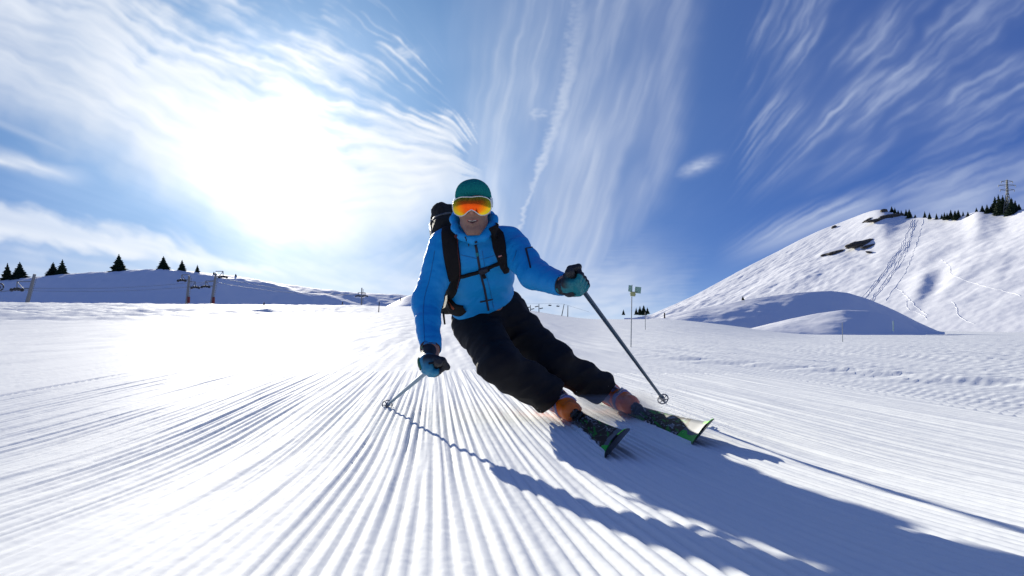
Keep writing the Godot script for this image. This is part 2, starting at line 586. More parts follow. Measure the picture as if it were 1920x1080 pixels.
func comb(x: float, d: float) -> float:         # long faint ridges left by the groomer
	var s := x * cos(GROOVE_YAW) - d * sin(GROOVE_YAW)
	var t := x * sin(GROOVE_YAW) + d * cos(GROOVE_YAW)
	var r := sqrt(x * x + d * d)
	var k := smoothstep(1.0, 2.5, r) * smoothstep(120.0, 40.0, r)
	return k * (comb_n.get_noise_2d(s * 26.0, t * 0.22) * 0.0065 + comb_n.get_noise_2d(s * 8.0, t * 0.10 + 90.0) * 0.010 + comb_n.get_noise_2d(s * 1.6, t * 0.16 + 40.0) * 0.035 * smoothstep(5.0, 15.0, r))

func corduroy(s: float, t: float) -> float:
	var strong := maxf(smoothstep(-0.36, -0.26, s) * smoothstep(2.6, 1.4, s), smoothstep(-1.16, -1.08, s) * smoothstep(-0.64, -0.78, s) * 0.8)
	strong = maxf(strong, 0.42 * smoothstep(3.1, 2.6, absf(s)))
	var worn := lane_n.get_noise_2d(s * 5.0, t * 0.9)
	strong *= clampf(0.90 + worn * 0.6, 0.35, 1.10)
	strong *= smoothstep(6.6, 3.6, t)
	var c := absf(fposmod((s + lane_n.get_noise_2d(t * 0.7, 3.0) * 0.003) / PITCH, 1.0) * 2.0 - 1.0)
	var h := (1.0 - pow(c, 2.2)) * 0.0095 * strong
	h += comb_n.get_noise_2d(s * 60.0, t * 1.0) * 0.0018 + lump_n.get_noise_2d(s * 55.0, t * 30.0) * 0.0010
	return h

func make_ground(m: Material) -> void:
	lump_n = noise(21, 1.0, 4)
	roll_n = noise(22, 0.12, 3)
	comb_n = noise(23, 1.0, 3)
	lane_n = noise(24, 0.5, 3)
	# the wide sheet: rings round the camera out to the horizon
	var rings := PackedFloat32Array()
	var r := 0.25
	while r < 6000.0:
		rings.append(r)
		r *= 1.0145 if r < 260.0 else 1.05
	var turns := PackedFloat32Array()
	var a := -PI
	while a < PI - 0.001:
		turns.append(a)
		a += deg_to_rad(0.2) if absf(a + 0.002) < deg_to_rad(42.0) else deg_to_rad(4.0)
	var rows := []
	for rr in rings:
		var row := PackedVector3Array()
		for w in turns:
			var x := sin(w) * rr
			var d := cos(w) * rr
			var y := ground(x, d) + comb(x, d)
			var s := x * cos(GROOVE_YAW) - d * sin(GROOVE_YAW)
			var t := x * sin(GROOVE_YAW) + d * cos(GROOVE_YAW)
			y -= 0.012 * smoothstep(3.15, 2.4, absf(s - 0.2)) * smoothstep(0.42, 0.6, t) * smoothstep(7.0, 5.6, t)
			row.append(Vector3(x, y, -d))
		rows.append(row)
	var wide := struct("snow_ground", sheet(rows, true, true), m)
	tag(wide, "sunlit groomed white snow slope rising to the crest", "snow")
	# the combed strip in front of the camera, every groove a real furrow
	rows = []
	var t := 0.40
	var ca := cos(GROOVE_YAW)
	var sa := sin(GROOVE_YAW)
	while t < 7.1:
		var row := PackedVector3Array()
		for k in 1201:
			var s := 0.2 + (k - 600) * 0.00533
			var x := s * ca + t * sa
			var d := -s * sa + t * ca
			var edge := smoothstep(3.2, 2.8, absf(s - 0.2)) * smoothstep(7.05, 5.8, t) * smoothstep(0.40, 0.55, t)
			var y := ground(x, d) + comb(x, d) + corduroy(s, t) * edge
			y -= 0.02 * (1.0 - smoothstep(0.0, 0.02, edge))
			row.append(Vector3(x, y, -d))
		rows.append(row)
		t *= 1.014
	var strip := struct("groomed_piste", sheet(rows, false, true), m)
	tag(strip, "corduroy grooves combed into the white piste in front", "snow")

# a snow hill: a ridge line of [px, py, distance], a foot nearer by, lumps between
func hill(ridge: Array, foot: Array, rows_n: int, cols_n: int, shape: float, bump: Callable) -> ArrayMesh:
	var rows := []
	for j in range(-2, rows_n + 12):
		rows.append(PackedVector3Array())
	var tops := PackedFloat32Array()
	var dists := PackedFloat32Array()
	var feet := PackedFloat32Array()
	for i in cols_n:
		var px := lerpf(ridge[0], ridge[-3], float(i) / (cols_n - 1))
		for k in range(3, ridge.size(), 3):
			if px <= ridge[k] or k == ridge.size() - 3:
				var u := clampf((px - ridge[k - 3]) / (ridge[k] - ridge[k - 3]), 0.0, 1.0)
				tops.append(lerpf(ridge[k - 2], ridge[k + 1], u))
				dists.append(lerpf(ridge[k - 1], ridge[k + 2], u))
				break
		feet.append(curve(foot, px))
	var wide := int(cols_n / 22.0)
	tops = blur(tops, maxi(1, int(cols_n / 130.0)), 2)
	var even := blur(tops, int(cols_n / 16.0), 3)      # lower down the face only the broad shape remains
	dists = blur(dists, wide, 3)
	feet = blur(feet, wide, 3)
	for i in cols_n:
		var px := lerpf(ridge[0], ridge[-3], float(i) / (cols_n - 1))
		var py := tops[i]
		var dist := dists[i]
		var near := feet[i]
		var top := at(px, py, dist)
		var calm := at(px, even[i], dist)
		var way := (px - 960.0) / FOCAL
		for j in range(-2, rows_n + 12):
			var t := float(j) / rows_n
			var d := lerpf(near, dist, t)
			var y: float
			if t <= 1.0:
				var tt := maxf(t, 0.0)
				y = lerpf(ground(way * near, near) - 0.3, lerpf(calm.y, top.y, smoothstep(0.45, 1.0, tt)), tt * tt * (3.0 - 2.0 * tt) if shape < 0.0 else pow(tt, shape))
				if t < 0.0:
					y -= 2.0
			else:
				d = dist + (t - 1.0) * (dist - near) * 1.5
				y = top.y - pow(t - 1.0, 1.4) * absf(top.y) * 1.2
			var p := Vector3(way * d, y, -d)
			if t > 0.0:
				p.y += bump.call(px, t, p)
			rows[j + 2].append(p)
	return sheet(rows, false, true)

func blur(a: PackedFloat32Array, w: int, passes: int) -> PackedFloat32Array:
	for q in passes:
		var b := a.duplicate()
		for i in a.size():
			var sum := 0.0
			for k in range(-w, w + 1):
				sum += a[clampi(i + k, 0, a.size() - 1)]
			b[i] = sum / (2 * w + 1)
		a = b
	return a

# ------------------------------------------------------------------ trees, rocks, lifts
var tree_shapes := []

func conifer_shape(seed_: int, slim: float, ragged: float) -> Array:
	var rng := RandomNumberGenerator.new()
	rng.seed = seed_
	var st := pen()
	var cols := []
	var layers := 15
	for k in layers:
		var u := float(k) / (layers - 1)
		var y := 0.07 + 0.90 * u
		var reach := slim * (pow(1.0 - u, 0.85) * 0.98 + 0.035) * rng.randf_range(1.0 - ragged, 1.0 + ragged * 0.35)
		var count := int(lerpf(15, 5, u))
		for j in count:
			var w := TAU * (j + rng.randf() * 0.8) / count + k
			var len_ := reach * rng.randf_range(0.62, 1.08)
			var dir := Vector3(cos(w), 0, sin(w))
			var side := Vector3(-dir.z, 0, dir.x)
			var y0 := y + rng.randf_range(-0.02, 0.02)
			var root := Vector3(0, y0 + 0.03, 0)
			var pts := [dir * len_ * 0.5 + Vector3(0, y0 - len_ * 0.12, 0), dir * len_ + Vector3(0, y0 - len_ * rng.randf_range(0.16, 0.34) + 0.01, 0)]
			var wide := len_ * 0.30 + 0.012
			# each bough: a flat, drooping, pointed spray with some thickness and side twigs
			var l: Vector3 = pts[0] + side * wide - Vector3(0, 0.03, 0)
			var r: Vector3 = pts[0] - side * wide - Vector3(0, 0.03, 0)
			var mid: Vector3 = pts[0] + Vector3(0, 0.02, 0)
			var low: Vector3 = pts[0] - Vector3(0, 0.055 + len_ * 0.1, 0)
			tri(st, root, l, mid)
			tri(st, root, mid, r)
			tri(st, mid, l, pts[1])
			tri(st, mid, pts[1], r)
			tri(st, root, low, l)
			tri(st, root, r, low)
			tri(st, low, pts[1], l)
			tri(st, low, r, pts[1])
			for s in [-1.0, 1.0]:
				var q: Vector3 = dir * len_ * rng.randf_range(0.45, 0.75) + side * s * wide * rng.randf_range(1.1, 1.7) + Vector3(0, y0 - len_ * rng.randf_range(0.2, 0.4), 0)
				tri(st, mid, q, low)
				tri(st, mid, low, q + Vector3(0, -0.02, 0))
	tri(st, Vector3(0.02, 0.92, 0), Vector3(-0.012, 0.92, 0.016), Vector3(0, 1.02, 0))
	tri(st, Vector3(-0.012, 0.92, 0.016), Vector3(-0.012, 0.92, -0.016), Vector3(0, 1.02, 0))
	var trunk := pen()
	tube(trunk, [Vector3(0, -0.12, 0), Vector3(0, 0.2, 0), Vector3(0, 0.9, 0)], [0.026, 0.02, 0.006], 7)
	return [done(st), done(trunk)]

var tree_protos := []

func conifer(label: String, foot: Vector3, height: float, kind: int, group: String, rng: RandomNumberGenerator, width := 1.0) -> void:
	var o: Node3D
	if tree_protos.size() <= kind:
		return
	if tree_protos[kind] == null:
		o = thing("conifer_tree", label, "tree", Vector3.ZERO, group)
		part("crown", tree_shapes[kind][0], M.needles[kind % M.needles.size()], o)
		part("trunk", tree_shapes[kind][1], M.bark, o)
		tree_protos[kind] = o
	else:
		o = tree_protos[kind].duplicate()
		o.name = numbered("conifer_tree")
		add_child(o, true)
		tag(o, label, "tree", group)
	o.position = foot
	o.rotation.y = rng.randf() * TAU
	o.scale = Vector3(height * width, height, height * width)

func rock(label: String, where: Vector3, size: Vector3, turn: Vector3, seed_: int) -> void:
	var n := noise(seed_, 1.1, 4, true)
	var o := thing("rock_outcrop", label, "rock", where, "dark rocks on the mountain slope")
	var rows := []
	for j in 19:
		var row := PackedVector3Array()
		var v := PI * j / 18.0
		for i in 36:
			var w := TAU * i / 36.0
			var p := Vector3(cos(w) * sin(v), cos(v), sin(w) * sin(v))
			p = Vector3(signf(p.x) * pow(absf(p.x), 0.8), signf(p.y) * pow(absf(p.y), 0.7), signf(p.z) * pow(absf(p.z), 0.8))
			var ledge := 0.10 * sin(p.y * 14.0 + n.get_noise_3dv(p) * 3.0)
			row.append(p * size * (1.0 + 0.34 * n.get_noise_3dv(p * 1.3 + Vector3(seed_, 0, 0)) + ledge * (1.0 - absf(p.y))))
		rows.append(row)
	var b := part("stone", sheet(rows, true), M.rock, o)
	b.rotation_degrees = turn

func lift_pylon(label: String, foot: Vector3, top: Vector3, arms: Array, base_box: bool, thick: float) -> void:
	var o := thing("lift_pylon", label, "lift pylon", foot, "ski lift pylons on the far slope")
	var up := top - foot
	part("mast", bar(Vector3(0, -1.0, 0), up, thick, thick * 0.72), M.steel, o)
	var ux := Vector3(1, 0, 0)
	for a in arms:                                # [height share, reach along x, size]
		var c: Vector3 = up * float(a[0])
		var e: Vector3 = c + ux * float(a[1])
		var st := pen()
		tube(st, [c, e], [0.13, 0.10], 6)
		tube(st, [c + Vector3(0, a[2] * 1.5, 0), e + Vector3(0, a[2] * 1.5, 0)], [0.10], 6)
		tube(st, [e, e + Vector3(0, a[2] * 1.5, 0)], [0.10], 6)
		tube(st, [(c + e) * 0.5, e + Vector3(0, a[2] * 1.5, 0)], [0.07], 6)
		part("crossarm", done(st), M.steel, o)
		for k in 4:                               # a train of sheave wheels, along the cable
			var w := pen()
			var q: Vector3 = e + Vector3((k - 1.5) * float(a[2]) * 0.72, -0.15 * absf(k - 1.5), 0)
			tube(w, [q - Vector3(0, 0, 0.14), q + Vector3(0, 0, 0.14)], [a[2] * 0.36], 12)
			part("sheave_wheel", done(w), M.rubber, o)
		var st2 := pen()
		tube(st2, [e - ux * float(a[2]) * 1.2, e + ux * float(a[2]) * 1.2], [0.12], 6)
		part("sheave_beam", done(st2), M.steel, o)
	if base_box:
		var st := pen()
		box(st, Transform3D(Basis(), up.normalized() * 1.25 + Vector3(0.62, 0, 0.3)), Vector3(0.5, 1.5, 0.5), 0.06)
		part("control_box", done(st), M.red_paint, o)
	var ladder := pen()
	for k in 12:
		var q := up * (0.12 + k * 0.07)
		tube(ladder, [q + Vector3(thick, 0, 0.05), q + Vector3(thick + 0.3, 0, 0.05)], [0.04], 4)
	tube(ladder, [up * 0.1 + Vector3(thick + 0.3, 0, 0.05), up * 0.92 + Vector3(thick + 0.3, 0, 0.05)], [0.04], 4)
	part("ladder", done(ladder), M.steel, o)

func far_lift(label: String, foot: Vector3, h: float, span: float, lean: float, double: bool) -> void:
	var o := thing("drag_lift_post", label, "lift post", foot, "small lift posts on the skyline")
	part("mast", bar(Vector3(0, -0.4, 0), Vector3(lean, h, 0), 0.075, 0.055), M.dark_steel, o)
	if span > 0.0:
		for s in ([-1.0, 1.0] if double else [1.0]):
			var st := pen()
			var y := h * (0.78 if s < 0 else 0.62)
			tube(st, [Vector3(lean * 0.7, y, 0), Vector3(s * span, y, 0)], [0.035], 6)
			part("crossarm", done(st), M.dark_steel, o)
			var w := pen()
			tube(w, [Vector3(s * span - 0.26, y - 0.08, 0), Vector3(s * span + 0.26, y + 0.05, 0)], [0.075], 8)
			part("wheel_train", done(w), M.dark_steel, o)

func marker(called: String, label: String, foot: Vector3, h: float, r: float, m: Material, lean := 0.0) -> void:
	var o := thing(called, label, "marker pole", foot)
	part("shaft", bar(Vector3(0, -0.3, 0), Vector3(lean, h, 0), r, r * 0.8), m, o)

func power_pylon(foot: Vector3, h: float) -> void:
	var o := thing("power_pylon", "grey steel lattice power pylon on the right ridge before the dark trees", "power pylon", foot)
	var half := func(y: float) -> float: return lerpf(h * 0.085, h * 0.020, clampf(y / (h * 0.62), 0.0, 1.0)) if y < h * 0.62 else lerpf(h * 0.020, h * 0.010, (y / h - 0.62) / 0.38)
	for sx in [-1.0, 1.0]:
		for sz in [-1.0, 1.0]:
			var st := pen()
			var pts := []
			for k in 9:
				var y := h * k / 8.0
				var w: float = half.call(y)
				pts.append(Vector3(sx * w, y - (1.0 if k == 0 else 0.0), sz * w))
			tube(st, pts, [h * 0.0085], 5)
			part("leg", done(st), M.pylon, o)
	var st := pen()
	for k in 11:
		var y0 := h * k / 11.0
		var y1 := h * (k + 1) / 11.0
		var a: float = half.call(y0)
		var b: float = half.call(y1)
		for q in [[Vector3(-a, y0, -a), Vector3(b, y1, -b)], [Vector3(a, y0, -a), Vector3(-b, y1, -b)], [Vector3(-a, y0, a), Vector3(b, y1, b)], [Vector3(a, y0, a), Vector3(-b, y1, b)], [Vector3(-a, y0, -a), Vector3(-b, y1, b)], [Vector3(a, y0, -a), Vector3(b, y1, b)]]:
			tube(st, q, [h * 0.0055], 4)
	part("lattice", done(st), M.pylon, o)
	for a in [[0.70, 0.20], [0.83, 0.24], [0.94, 0.16]]:
		for s in [-1.0, 1.0]:
			var arm := pen()
			var y: float = h * a[0]
			var e := Vector3(s * h * a[1], y + 0.2, 0)
			tube(arm, [Vector3(0, y - h * 0.012, 0), e], [h * 0.0065], 4)
			tube(arm, [Vector3(0, y + h * 0.045, 0), e], [h * 0.0055], 4)
			part("crossarm", done(arm), M.pylon, o)
			part("insulator", bar(e, e - Vector3(0, h * 0.055, 0), h * 0.010, h * 0.007, 6), M.pylon, o)

func piste_sign() -> void:
	var foot := at(1182.5, 661, 15.0)
	foot.y = ground(foot.x, -foot.z)
	var top := at(1185, 534, 15.0)
	var o := thing("piste_sign", "thin grey pole with three pale green marker plates beside the piste", "sign", foot)
	var up := top - foot
	part("pole", bar(Vector3(0, -0.3, 0), up, 0.011, 0.010), M.pole_grey, o)
	var k := 15.0 / FOCAL
	for a in [["marker_plate", -4.0, -7.0, 7.5, 12.0, 0.25, M.plate], ["marker_plate", 10.5, -10.0, 13.0, 12.0, -0.35, M.plate], ["marker_plate", 1.0, -17.5, 10.0, 8.0, 0.1, M.plate_yellow]]:
		var st := pen()
		box(st, Transform3D(Basis(Vector3.UP, a[5] * 2.0) * Basis(Vector3.BACK, -0.12), up + Vector3(a[1] * k, a[2] * k, 0.03)), Vector3(a[3] * k, a[4] * k, 0.012), 0.002)
		part(a[0], done(st), a[6], o)
	var st := pen()
	tube(st, [up + Vector3(-4.0 * k, -13.5 * k, 0.025), up + Vector3(11.0 * k, -13.5 * k, 0.025)], [0.008], 6)
	tube(st, [up + Vector3(-5.0 * k, -16.0 * k, 0.02), up + Vector3(7.0 * k, -19.0 * k, 0.02)], [0.008], 6)
	part("bracket", done(st), M.pole_grey, o)

# ------------------------------------------------------------------ the skier
var jacket_bones: Array
var jacket_tight: Array
var trouser_bones: Array
var cloth_n: FastNoiseLite
var fold_n: FastNoiseLite
var hem_at: Vector3
var hem_up: Vector3
var collar_ring: Array
var cuffs := []
var hems := []
var sleeve_axis := []

func folds(p: Vector3, axis: Vector3, along: float, across: float) -> float:
	var a := p.dot(axis)
	var q := (p - axis * a) * across + axis * a * along
	return fold_n.get_noise_3dv(q)

func jacket_field(p: Vector3) -> float:
	var d := bones(p, jacket_bones, 0.055)
	var s := bones(p, jacket_tight, 0.03)          # sleeves
	d = smin(d, s, 0.045)
	for c in collar_ring:
		d = smin(d, capsule(p, c[0], c[1], c[2], c[3]), 0.02)
	# hollow inside the collar
	d = maxf(d, -capsule(p, collar_in[0], collar_in[1], 0.056, 0.092))
	if absf(d) < 0.035:
		if s < 0.03:
			var e := 0 if p.x < -0.16 else 1
			var ax: Vector3 = sleeve_axis[e]
			d += 0.0055 * folds(p, ax, 9.0, 4.5) + 0.010 * (absf(folds(p + Vector3(7, 0, 0), ax, 6.5, 3.0)) - 0.25) + 0.003 * folds(p, ax, 34.0, 12.0)
		else:
			d += 0.0050 * folds(p, Vector3(0.25, 0.94, -0.2), 10.0, 5.0) + 0.010 * (absf(folds(p + Vector3(3, 1, 2), Vector3(0.50, 0.84, -0.2), 8.0, 3.5)) - 0.25) + 0.0025 * folds(p, Vector3(-0.5, 0.8, 0.3), 26.0, 14.0)
	for c in cuffs:                                 # sleeves end at the cuffs
		var q: Vector3 = p - c[0]
		if q.length() < 0.13:
			d = maxf(d, q.dot(c[1]))
	var hem := (hem_at - p).dot(hem_up)
	if (p - hem_at).length() < 0.32:
		d = maxf(d, hem)
	return d

var collar_in := []

func trouser_field(p: Vector3) -> float:
	var d := bones(p, trouser_bones[0], 0.05)
	var a := bones(p, trouser_bones[1], 0.05)
	var b := bones(p, trouser_bones[2], 0.05)
	for k in 2:                                     # each leg ends at its own hem
		var q: Vector3 = p - hems[k][0]
		if q.length() < 0.24:
			if k == 0:
				a = maxf(a, q.dot(hems[k][1]))
			else:
				b = maxf(b, q.dot(hems[k][1]))
	d = minf(smin(d, a, 0.05), smin(d, b, 0.05))
	d = minf(d, smin(a, b, 0.012))
	if absf(d) < 0.04:
		var ax := Vector3(-0.55, 0.75, -0.3).normalized()
		d += 0.010 * folds(p, ax, 9.0, 4.0) + 0.020 * (absf(folds(p + Vector3(5, 0, 0), ax, 7.0, 3.0)) - 0.25) + 0.0035 * folds(p, ax, 28.0, 10.0)
	return d

func both_field(p: Vector3) -> float:
	return minf(jacket_field(p), trouser_field(p))

func make_skier() -> void:
	cloth_n = noise(31, 1.0, 3)
	fold_n = noise(32, 1.0, 2)
	# joints
	var hip_r := at(893, 607, 3.70)
	var hip_l := at(948, 592, 3.80)
	var knee_r := at(938, 684, 3.36)
	var knee_l := at(1036, 678, 3.68)
	var ankle_r := at(1052, 757, 3.60)
	var ankle_l := at(1152, 742, 3.86)
	var sh_r := at(834, 462, 3.42)
	var sh_l := at(958, 458, 3.46)
	var el_r := at(800, 567, 3.34)
	var el_l := at(1003, 515, 3.25)
	var wr_r := at(807, 652, 3.12)
	var wr_l := at(1054, 533, 3.05)
	var hand_r := at(814, 686, 3.02)
	var hand_l := at(1081, 528, 2.96)
	var neck := at(888, 432, 3.40)
	var skull := at(888, 389, 3.30)
	var o := thing("person", "person skiing in bright blue jacket, black trousers, teal beanie and mirrored goggles", "person", at(1000, 800, 3.38) * Vector3(1, 0, 1))
	# --- jacket
	jacket_bones = [
		[at(862, 478, 3.45), at(930, 474, 3.48), 0.115, 0.110],
		[at(872, 520, 3.54), at(926, 515, 3.57), 0.112, 0.105],
		[at(880, 560, 3.63), at(926, 552, 3.66), 0.112, 0.105],
		[at(893, 592, 3.70), at(935, 578, 3.72), 0.118, 0.112],
		[at(842, 456, 3.46), at(940, 450, 3.48), 0.070, 0.066],
		[at(886, 450, 3.43), at(888, 430, 3.405), 0.088, 0.082]]
	jacket_tight = [
		[sh_r, el_r, 0.082, 0.068], [el_r, wr_r, 0.068, 0.050],
		[sh_l, el_l, 0.080, 0.068], [el_l, wr_l, 0.068, 0.050]]
	sleeve_axis = [(wr_r - sh_r).normalized(), (wr_l - sh_l).normalized()]
	cuffs = [[wr_r + (wr_r - el_r).normalized() * 0.012, (wr_r - el_r).normalized()], [wr_l + (wr_l - el_l).normalized() * 0.012, (wr_l - el_l).normalized()]]
	hem_at = at(906, 585, 3.60)
	hem_up = (at(888, 495, 3.45) - at(908, 590, 3.70)).normalized()
	var hem_side := (at(965, 562, 3.62) - at(848, 602, 3.62)).normalized()
	hem_up = (hem_up - hem_side * hem_up.dot(hem_side)).normalized()
	# a tall collar, open towards the chin, and the lowered hood behind it
	var axis := (skull - neck).normalized()
	var cz0 := Vector3.RIGHT.cross(axis).normalized()
	collar_in = [neck + axis * 0.060 + cz0 * 0.035, neck + axis * 0.30 + cz0 * 0.05]
	var cx := Vector3.RIGHT
	var cz := cx.cross(axis).normalized()
	for k in 12:
		var w := TAU * k / 12.0
		var w2 := TAU * (k + 1) / 12.0
		var pq := []
		for a in [w, w2]:
			var back := 0.5 + 0.5 * cos(a)          # 1 in front, 0 behind
			var rad := 0.088 + 0.052 * back
			pq.append(neck + cx * sin(a) * (0.094 + 0.006 * back) + cz * cos(a) * rad + axis * (0.030 + 0.030 * back + 0.022 * pow(absf(sin(a)), 2.0)))
		collar_ring.append([pq[0], pq[1], 0.021, 0.021])
	var jb := bounds(jacket_bones + jacket_tight + collar_ring, 0.03)
	part("jacket", nets(jacket_field, jb, 0.0075), M.jacket, o)
	place_in(o.get_child(0), o)
	var jacket: Node3D = o.get_child(0)
	# --- trousers
	trouser_bones = [
		[[at(893, 592, 3.72), at(938, 580, 3.76), 0.105, 0.100], [hip_r, hip_l, 0.125, 0.120]],
		[[hip_r, knee_r, 0.120, 0.098], [knee_r, ankle_r.lerp(knee_r, 0.12), 0.098, 0.103]],
		[[hip_l, knee_l, 0.120, 0.092], [knee_l, ankle_l.lerp(knee_l, 0.02), 0.090, 0.092], [knee_l + Vector3(0.02, 0.045, 0.0), at(1052, 664, 3.66), 0.05, 0.045]]]
	hems = [[at(1031, 751, 3.52), (ankle_r - knee_r).normalized() + Vector3(0.25, -0.2, 0)], [at(1135, 738, 3.80), (ankle_l - knee_l).normalized() + Vector3(0.15, -0.2, 0)]]
	for h in hems:
		h[1] = h[1].normalized()
	var tb := bounds(trouser_bones[0] + trouser_bones[1] + trouser_bones[2], 0.03)
	var tr := part("trousers", nets(trouser_field, tb, 0.008), M.trousers, o)
	place_in(tr, o)
	# --- the body inside the clothes, with neck and head, one mesh
	make_body(o, [sh_r, el_r, wr_r, sh_l, el_l, wr_l, hip_r, knee_r, ankle_r, hip_l, knee_l, ankle_l, neck, skull, hand_r, hand_l])
	make_headwear(o, skull, axis)
	# --- details of the jacket, each lying on the cloth
	var jf := jacket_field
	var zipline := [Vector2(892, 452), Vector2(894, 470), Vector2(898, 495), Vector2(903, 520), Vector2(909, 545), Vector2(916, 582)]
	var z := part("zip", band(jf, zipline, [0.013, 0.012, 0.012, 0.011, 0.011], 0.0035, 30), M.zip, jacket)
	z = part("zip_puller", band(jf, [Vector2(894, 474), Vector2(896, 480)], [0.014, 0.012], 0.008, 4), M.teal, jacket)
	z = part("arm_pocket_zip", band(jf, [Vector2(986, 466), Vector2(990, 482), Vector2(995, 503)], [0.011, 0.009, 0.007], 0.0035, 14), M.zip, jacket)
	z = part("arm_pocket_flap", band(jf, [Vector2(986, 465), Vector2(992, 465), Vector2(999, 463)], [0.006, 0.005], 0.003, 8), M.zip, jacket)
	z = part("hem_pocket_zip", band(jf, [Vector2(900, 566), Vector2(912, 564), Vector2(924, 561)], [0.010, 0.008], 0.003, 10), M.zip, jacket)
	z = part("chest_seam", band(jf, [Vector2(864, 478), Vector2(890, 484), Vector2(896, 486)], [0.004, 0.004], 0.0018, 12), M.jacket_dark, jacket)
	z = part("chest_seam", band(jf, [Vector2(901, 486), Vector2(915, 483), Vector2(932, 477)], [0.004, 0.004], 0.0018, 12), M.jacket_dark, jacket)
	z = part("sleeve_seam", band(jf, [Vector2(815, 470), Vector2(806, 520), Vector2(794, 570), Vector2(796, 640)], [0.004, 0.004], 0.0018, 40), M.jacket_dark, jacket)
	z = part("storm_flap", band(jf, [Vector2(904, 470), Vector2(908, 495), Vector2(913, 520), Vector2(919, 545), Vector2(926, 578)], [0.004, 0.004], 0.0022, 30), M.jacket_dark, jacket)
	z = part("cuff_tab", band(jf, [Vector2(796, 643), Vector2(806, 646), Vector2(817, 644)], [0.020, 0.016], 0.004, 10), M.jacket_dark, jacket)
	z = part("hood_cord", band(jf, [Vector2(872, 444), Vector2(876, 452), Vector2(879, 462)], [0.005, 0.004], 0.004, 8), M.zip, jacket)
	z = part("shoulder_seam", band(jf, [Vector2(968, 470), Vector2(966, 480), Vector2(961, 490)], [0.006, 0.005], 0.002, 10), M.jacket_dark, jacket)
	# --- boots, gloves
	make_skis(o, ankle_r, ankle_l, knee_r, knee_l)
	make_glove(o, hand_r, wr_r, (at(722, 762, 4.0) - at(803, 704, 2.98)).normalized(), false)
	make_glove(o, hand_l, wr_l, (at(1250, 757, 3.74) - at(1090, 545, 2.95)).normalized(), true)
	for child in o.get_children():
		if child.name.begins_with("glove"):
			place_in(child, o)
	make_pole("light blue ski pole in the lowered fist, tip stuck in the snow", hand_r, at(803, 704, 2.98), at(722, 763, 4.0), M.pole_blue)
	make_pole("dark ski pole in the raised gloved hand on the right, tip trailing in the air", hand_l, at(1090, 545, 2.95), at(1251, 759, 3.74), M.pole_dark)
	make_backpack(sh_r, sh_l)

func make_body(o: Node3D, j: Array) -> void:
	var list := [
		[j[0], j[1], 0.05, 0.042], [j[1], j[2], 0.042, 0.03], [j[2], j[14], 0.03, 0.03], [j[3], j[4], 0.05, 0.042], [j[4], j[5], 0.042, 0.03], [j[5], j[15], 0.03, 0.03],
		[j[6], j[7], 0.07, 0.042], [j[7], j[8], 0.042, 0.032], [j[9], j[10], 0.07, 0.040], [j[10], j[11], 0.040, 0.032],
		[j[0].lerp(j[3], 0.25), j[0].lerp(j[3], 0.75), 0.06, 0.06], [j[6], j[9], 0.085, 0.085], [j[0].lerp(j[3], 0.5), j[6].lerp(j[9], 0.5), 0.085, 0.085], [j[0].lerp(j[3], 0.5), j[12], 0.045, 0.045], [j[12], j[13], 0.048, 0.06]]
	var body := nets(func(p: Vector3) -> float: return bones(p, list, 0.05), bounds(list, 0.03), 0.014)
	# the head at a finer grid, in its own axes: x to its left, y up, z out of the face
	var head_at: Vector3 = j[13]
	var hb := head_basis(head_at)
	var hn := noise(41, 1.0, 3)
	var field := func(p: Vector3) -> float: return head_field(p)
	var hm := nets(field, AABB(Vector3(-0.10, -0.135, -0.12), Vector3(0.20, 0.27, 0.25)), 0.0034, func(p: Vector3) -> Color:
		var c := Color(0.40, 0.20, 0.13)
		var stub := smoothstep(-0.030, -0.055, p.y) * smoothstep(0.0, 0.05, p.z)
		c = c.lerp(Color(0.20, 0.115, 0.085), 0.95 * stub * (0.75 + 0.5 * hn.get_noise_3dv(p * 160.0)))
		var lip := smoothstep(0.0095, 0.0055, absf(p.y + 0.068 - absf(p.x) * 0.20)) * smoothstep(0.030, 0.024, absf(p.x)) * smoothstep(0.06, 0.075, p.z)
		c = c.lerp(Color(0.36, 0.11, 0.09), lip * 0.85)
		if capsule(Vector3(absf(p.x), p.y, p.z), Vector3(0.0, -0.0695, 0.100), Vector3(0.021, -0.0655, 0.089), 0.0072, 0.0036) < 0.0:
			c = Color(0.05, 0.014, 0.012)
		c = c.lerp(Color(0.45, 0.20, 0.14), smoothstep(0.025, 0.008, (p - Vector3(0, -0.022, 0.115)).length()) * 0.5)
		return c)
	var st := SurfaceTool.new()
	st.append_from(body, 0, Transform3D())
	var whole := ArrayMesh.new()
	# both grids as one mesh: body vertices get the skin colour too
	var arr: Array = body.surface_get_arrays(0)
	var arr2: Array = hm.surface_get_arrays(0)
	var v: PackedVector3Array = arr[Mesh.ARRAY_VERTEX]
	var c := PackedColorArray()
	c.resize(v.size())
	c.fill(Color(0.40, 0.20, 0.13))
	var base := v.size()
	var t := Transform3D(hb, head_at)
	for p in arr2[Mesh.ARRAY_VERTEX]:
		v.append(t * p)
	c.append_array(arr2[Mesh.ARRAY_COLOR])
	var idx: PackedInt32Array = arr[Mesh.ARRAY_INDEX]
	for i in arr2[Mesh.ARRAY_INDEX]:
		idx.append(i + base)
	whole = smooth(v, idx, c)
	var b := part("body", whole, M.skin, o)
	place_in(b, o)
	# teeth in the smile
	var tt := pen()
	for k in 8:
		var x := (k - 3.5) * 0.0044
		box(tt, t * Transform3D(Basis(), Vector3(x, -0.0655 + absf(x) * 0.16, 0.0955 - x * x * 16.0)), Vector3(0.0041, 0.0050, 0.004), 0.001)
	var teeth := part("teeth", done(tt), M.teeth, b)

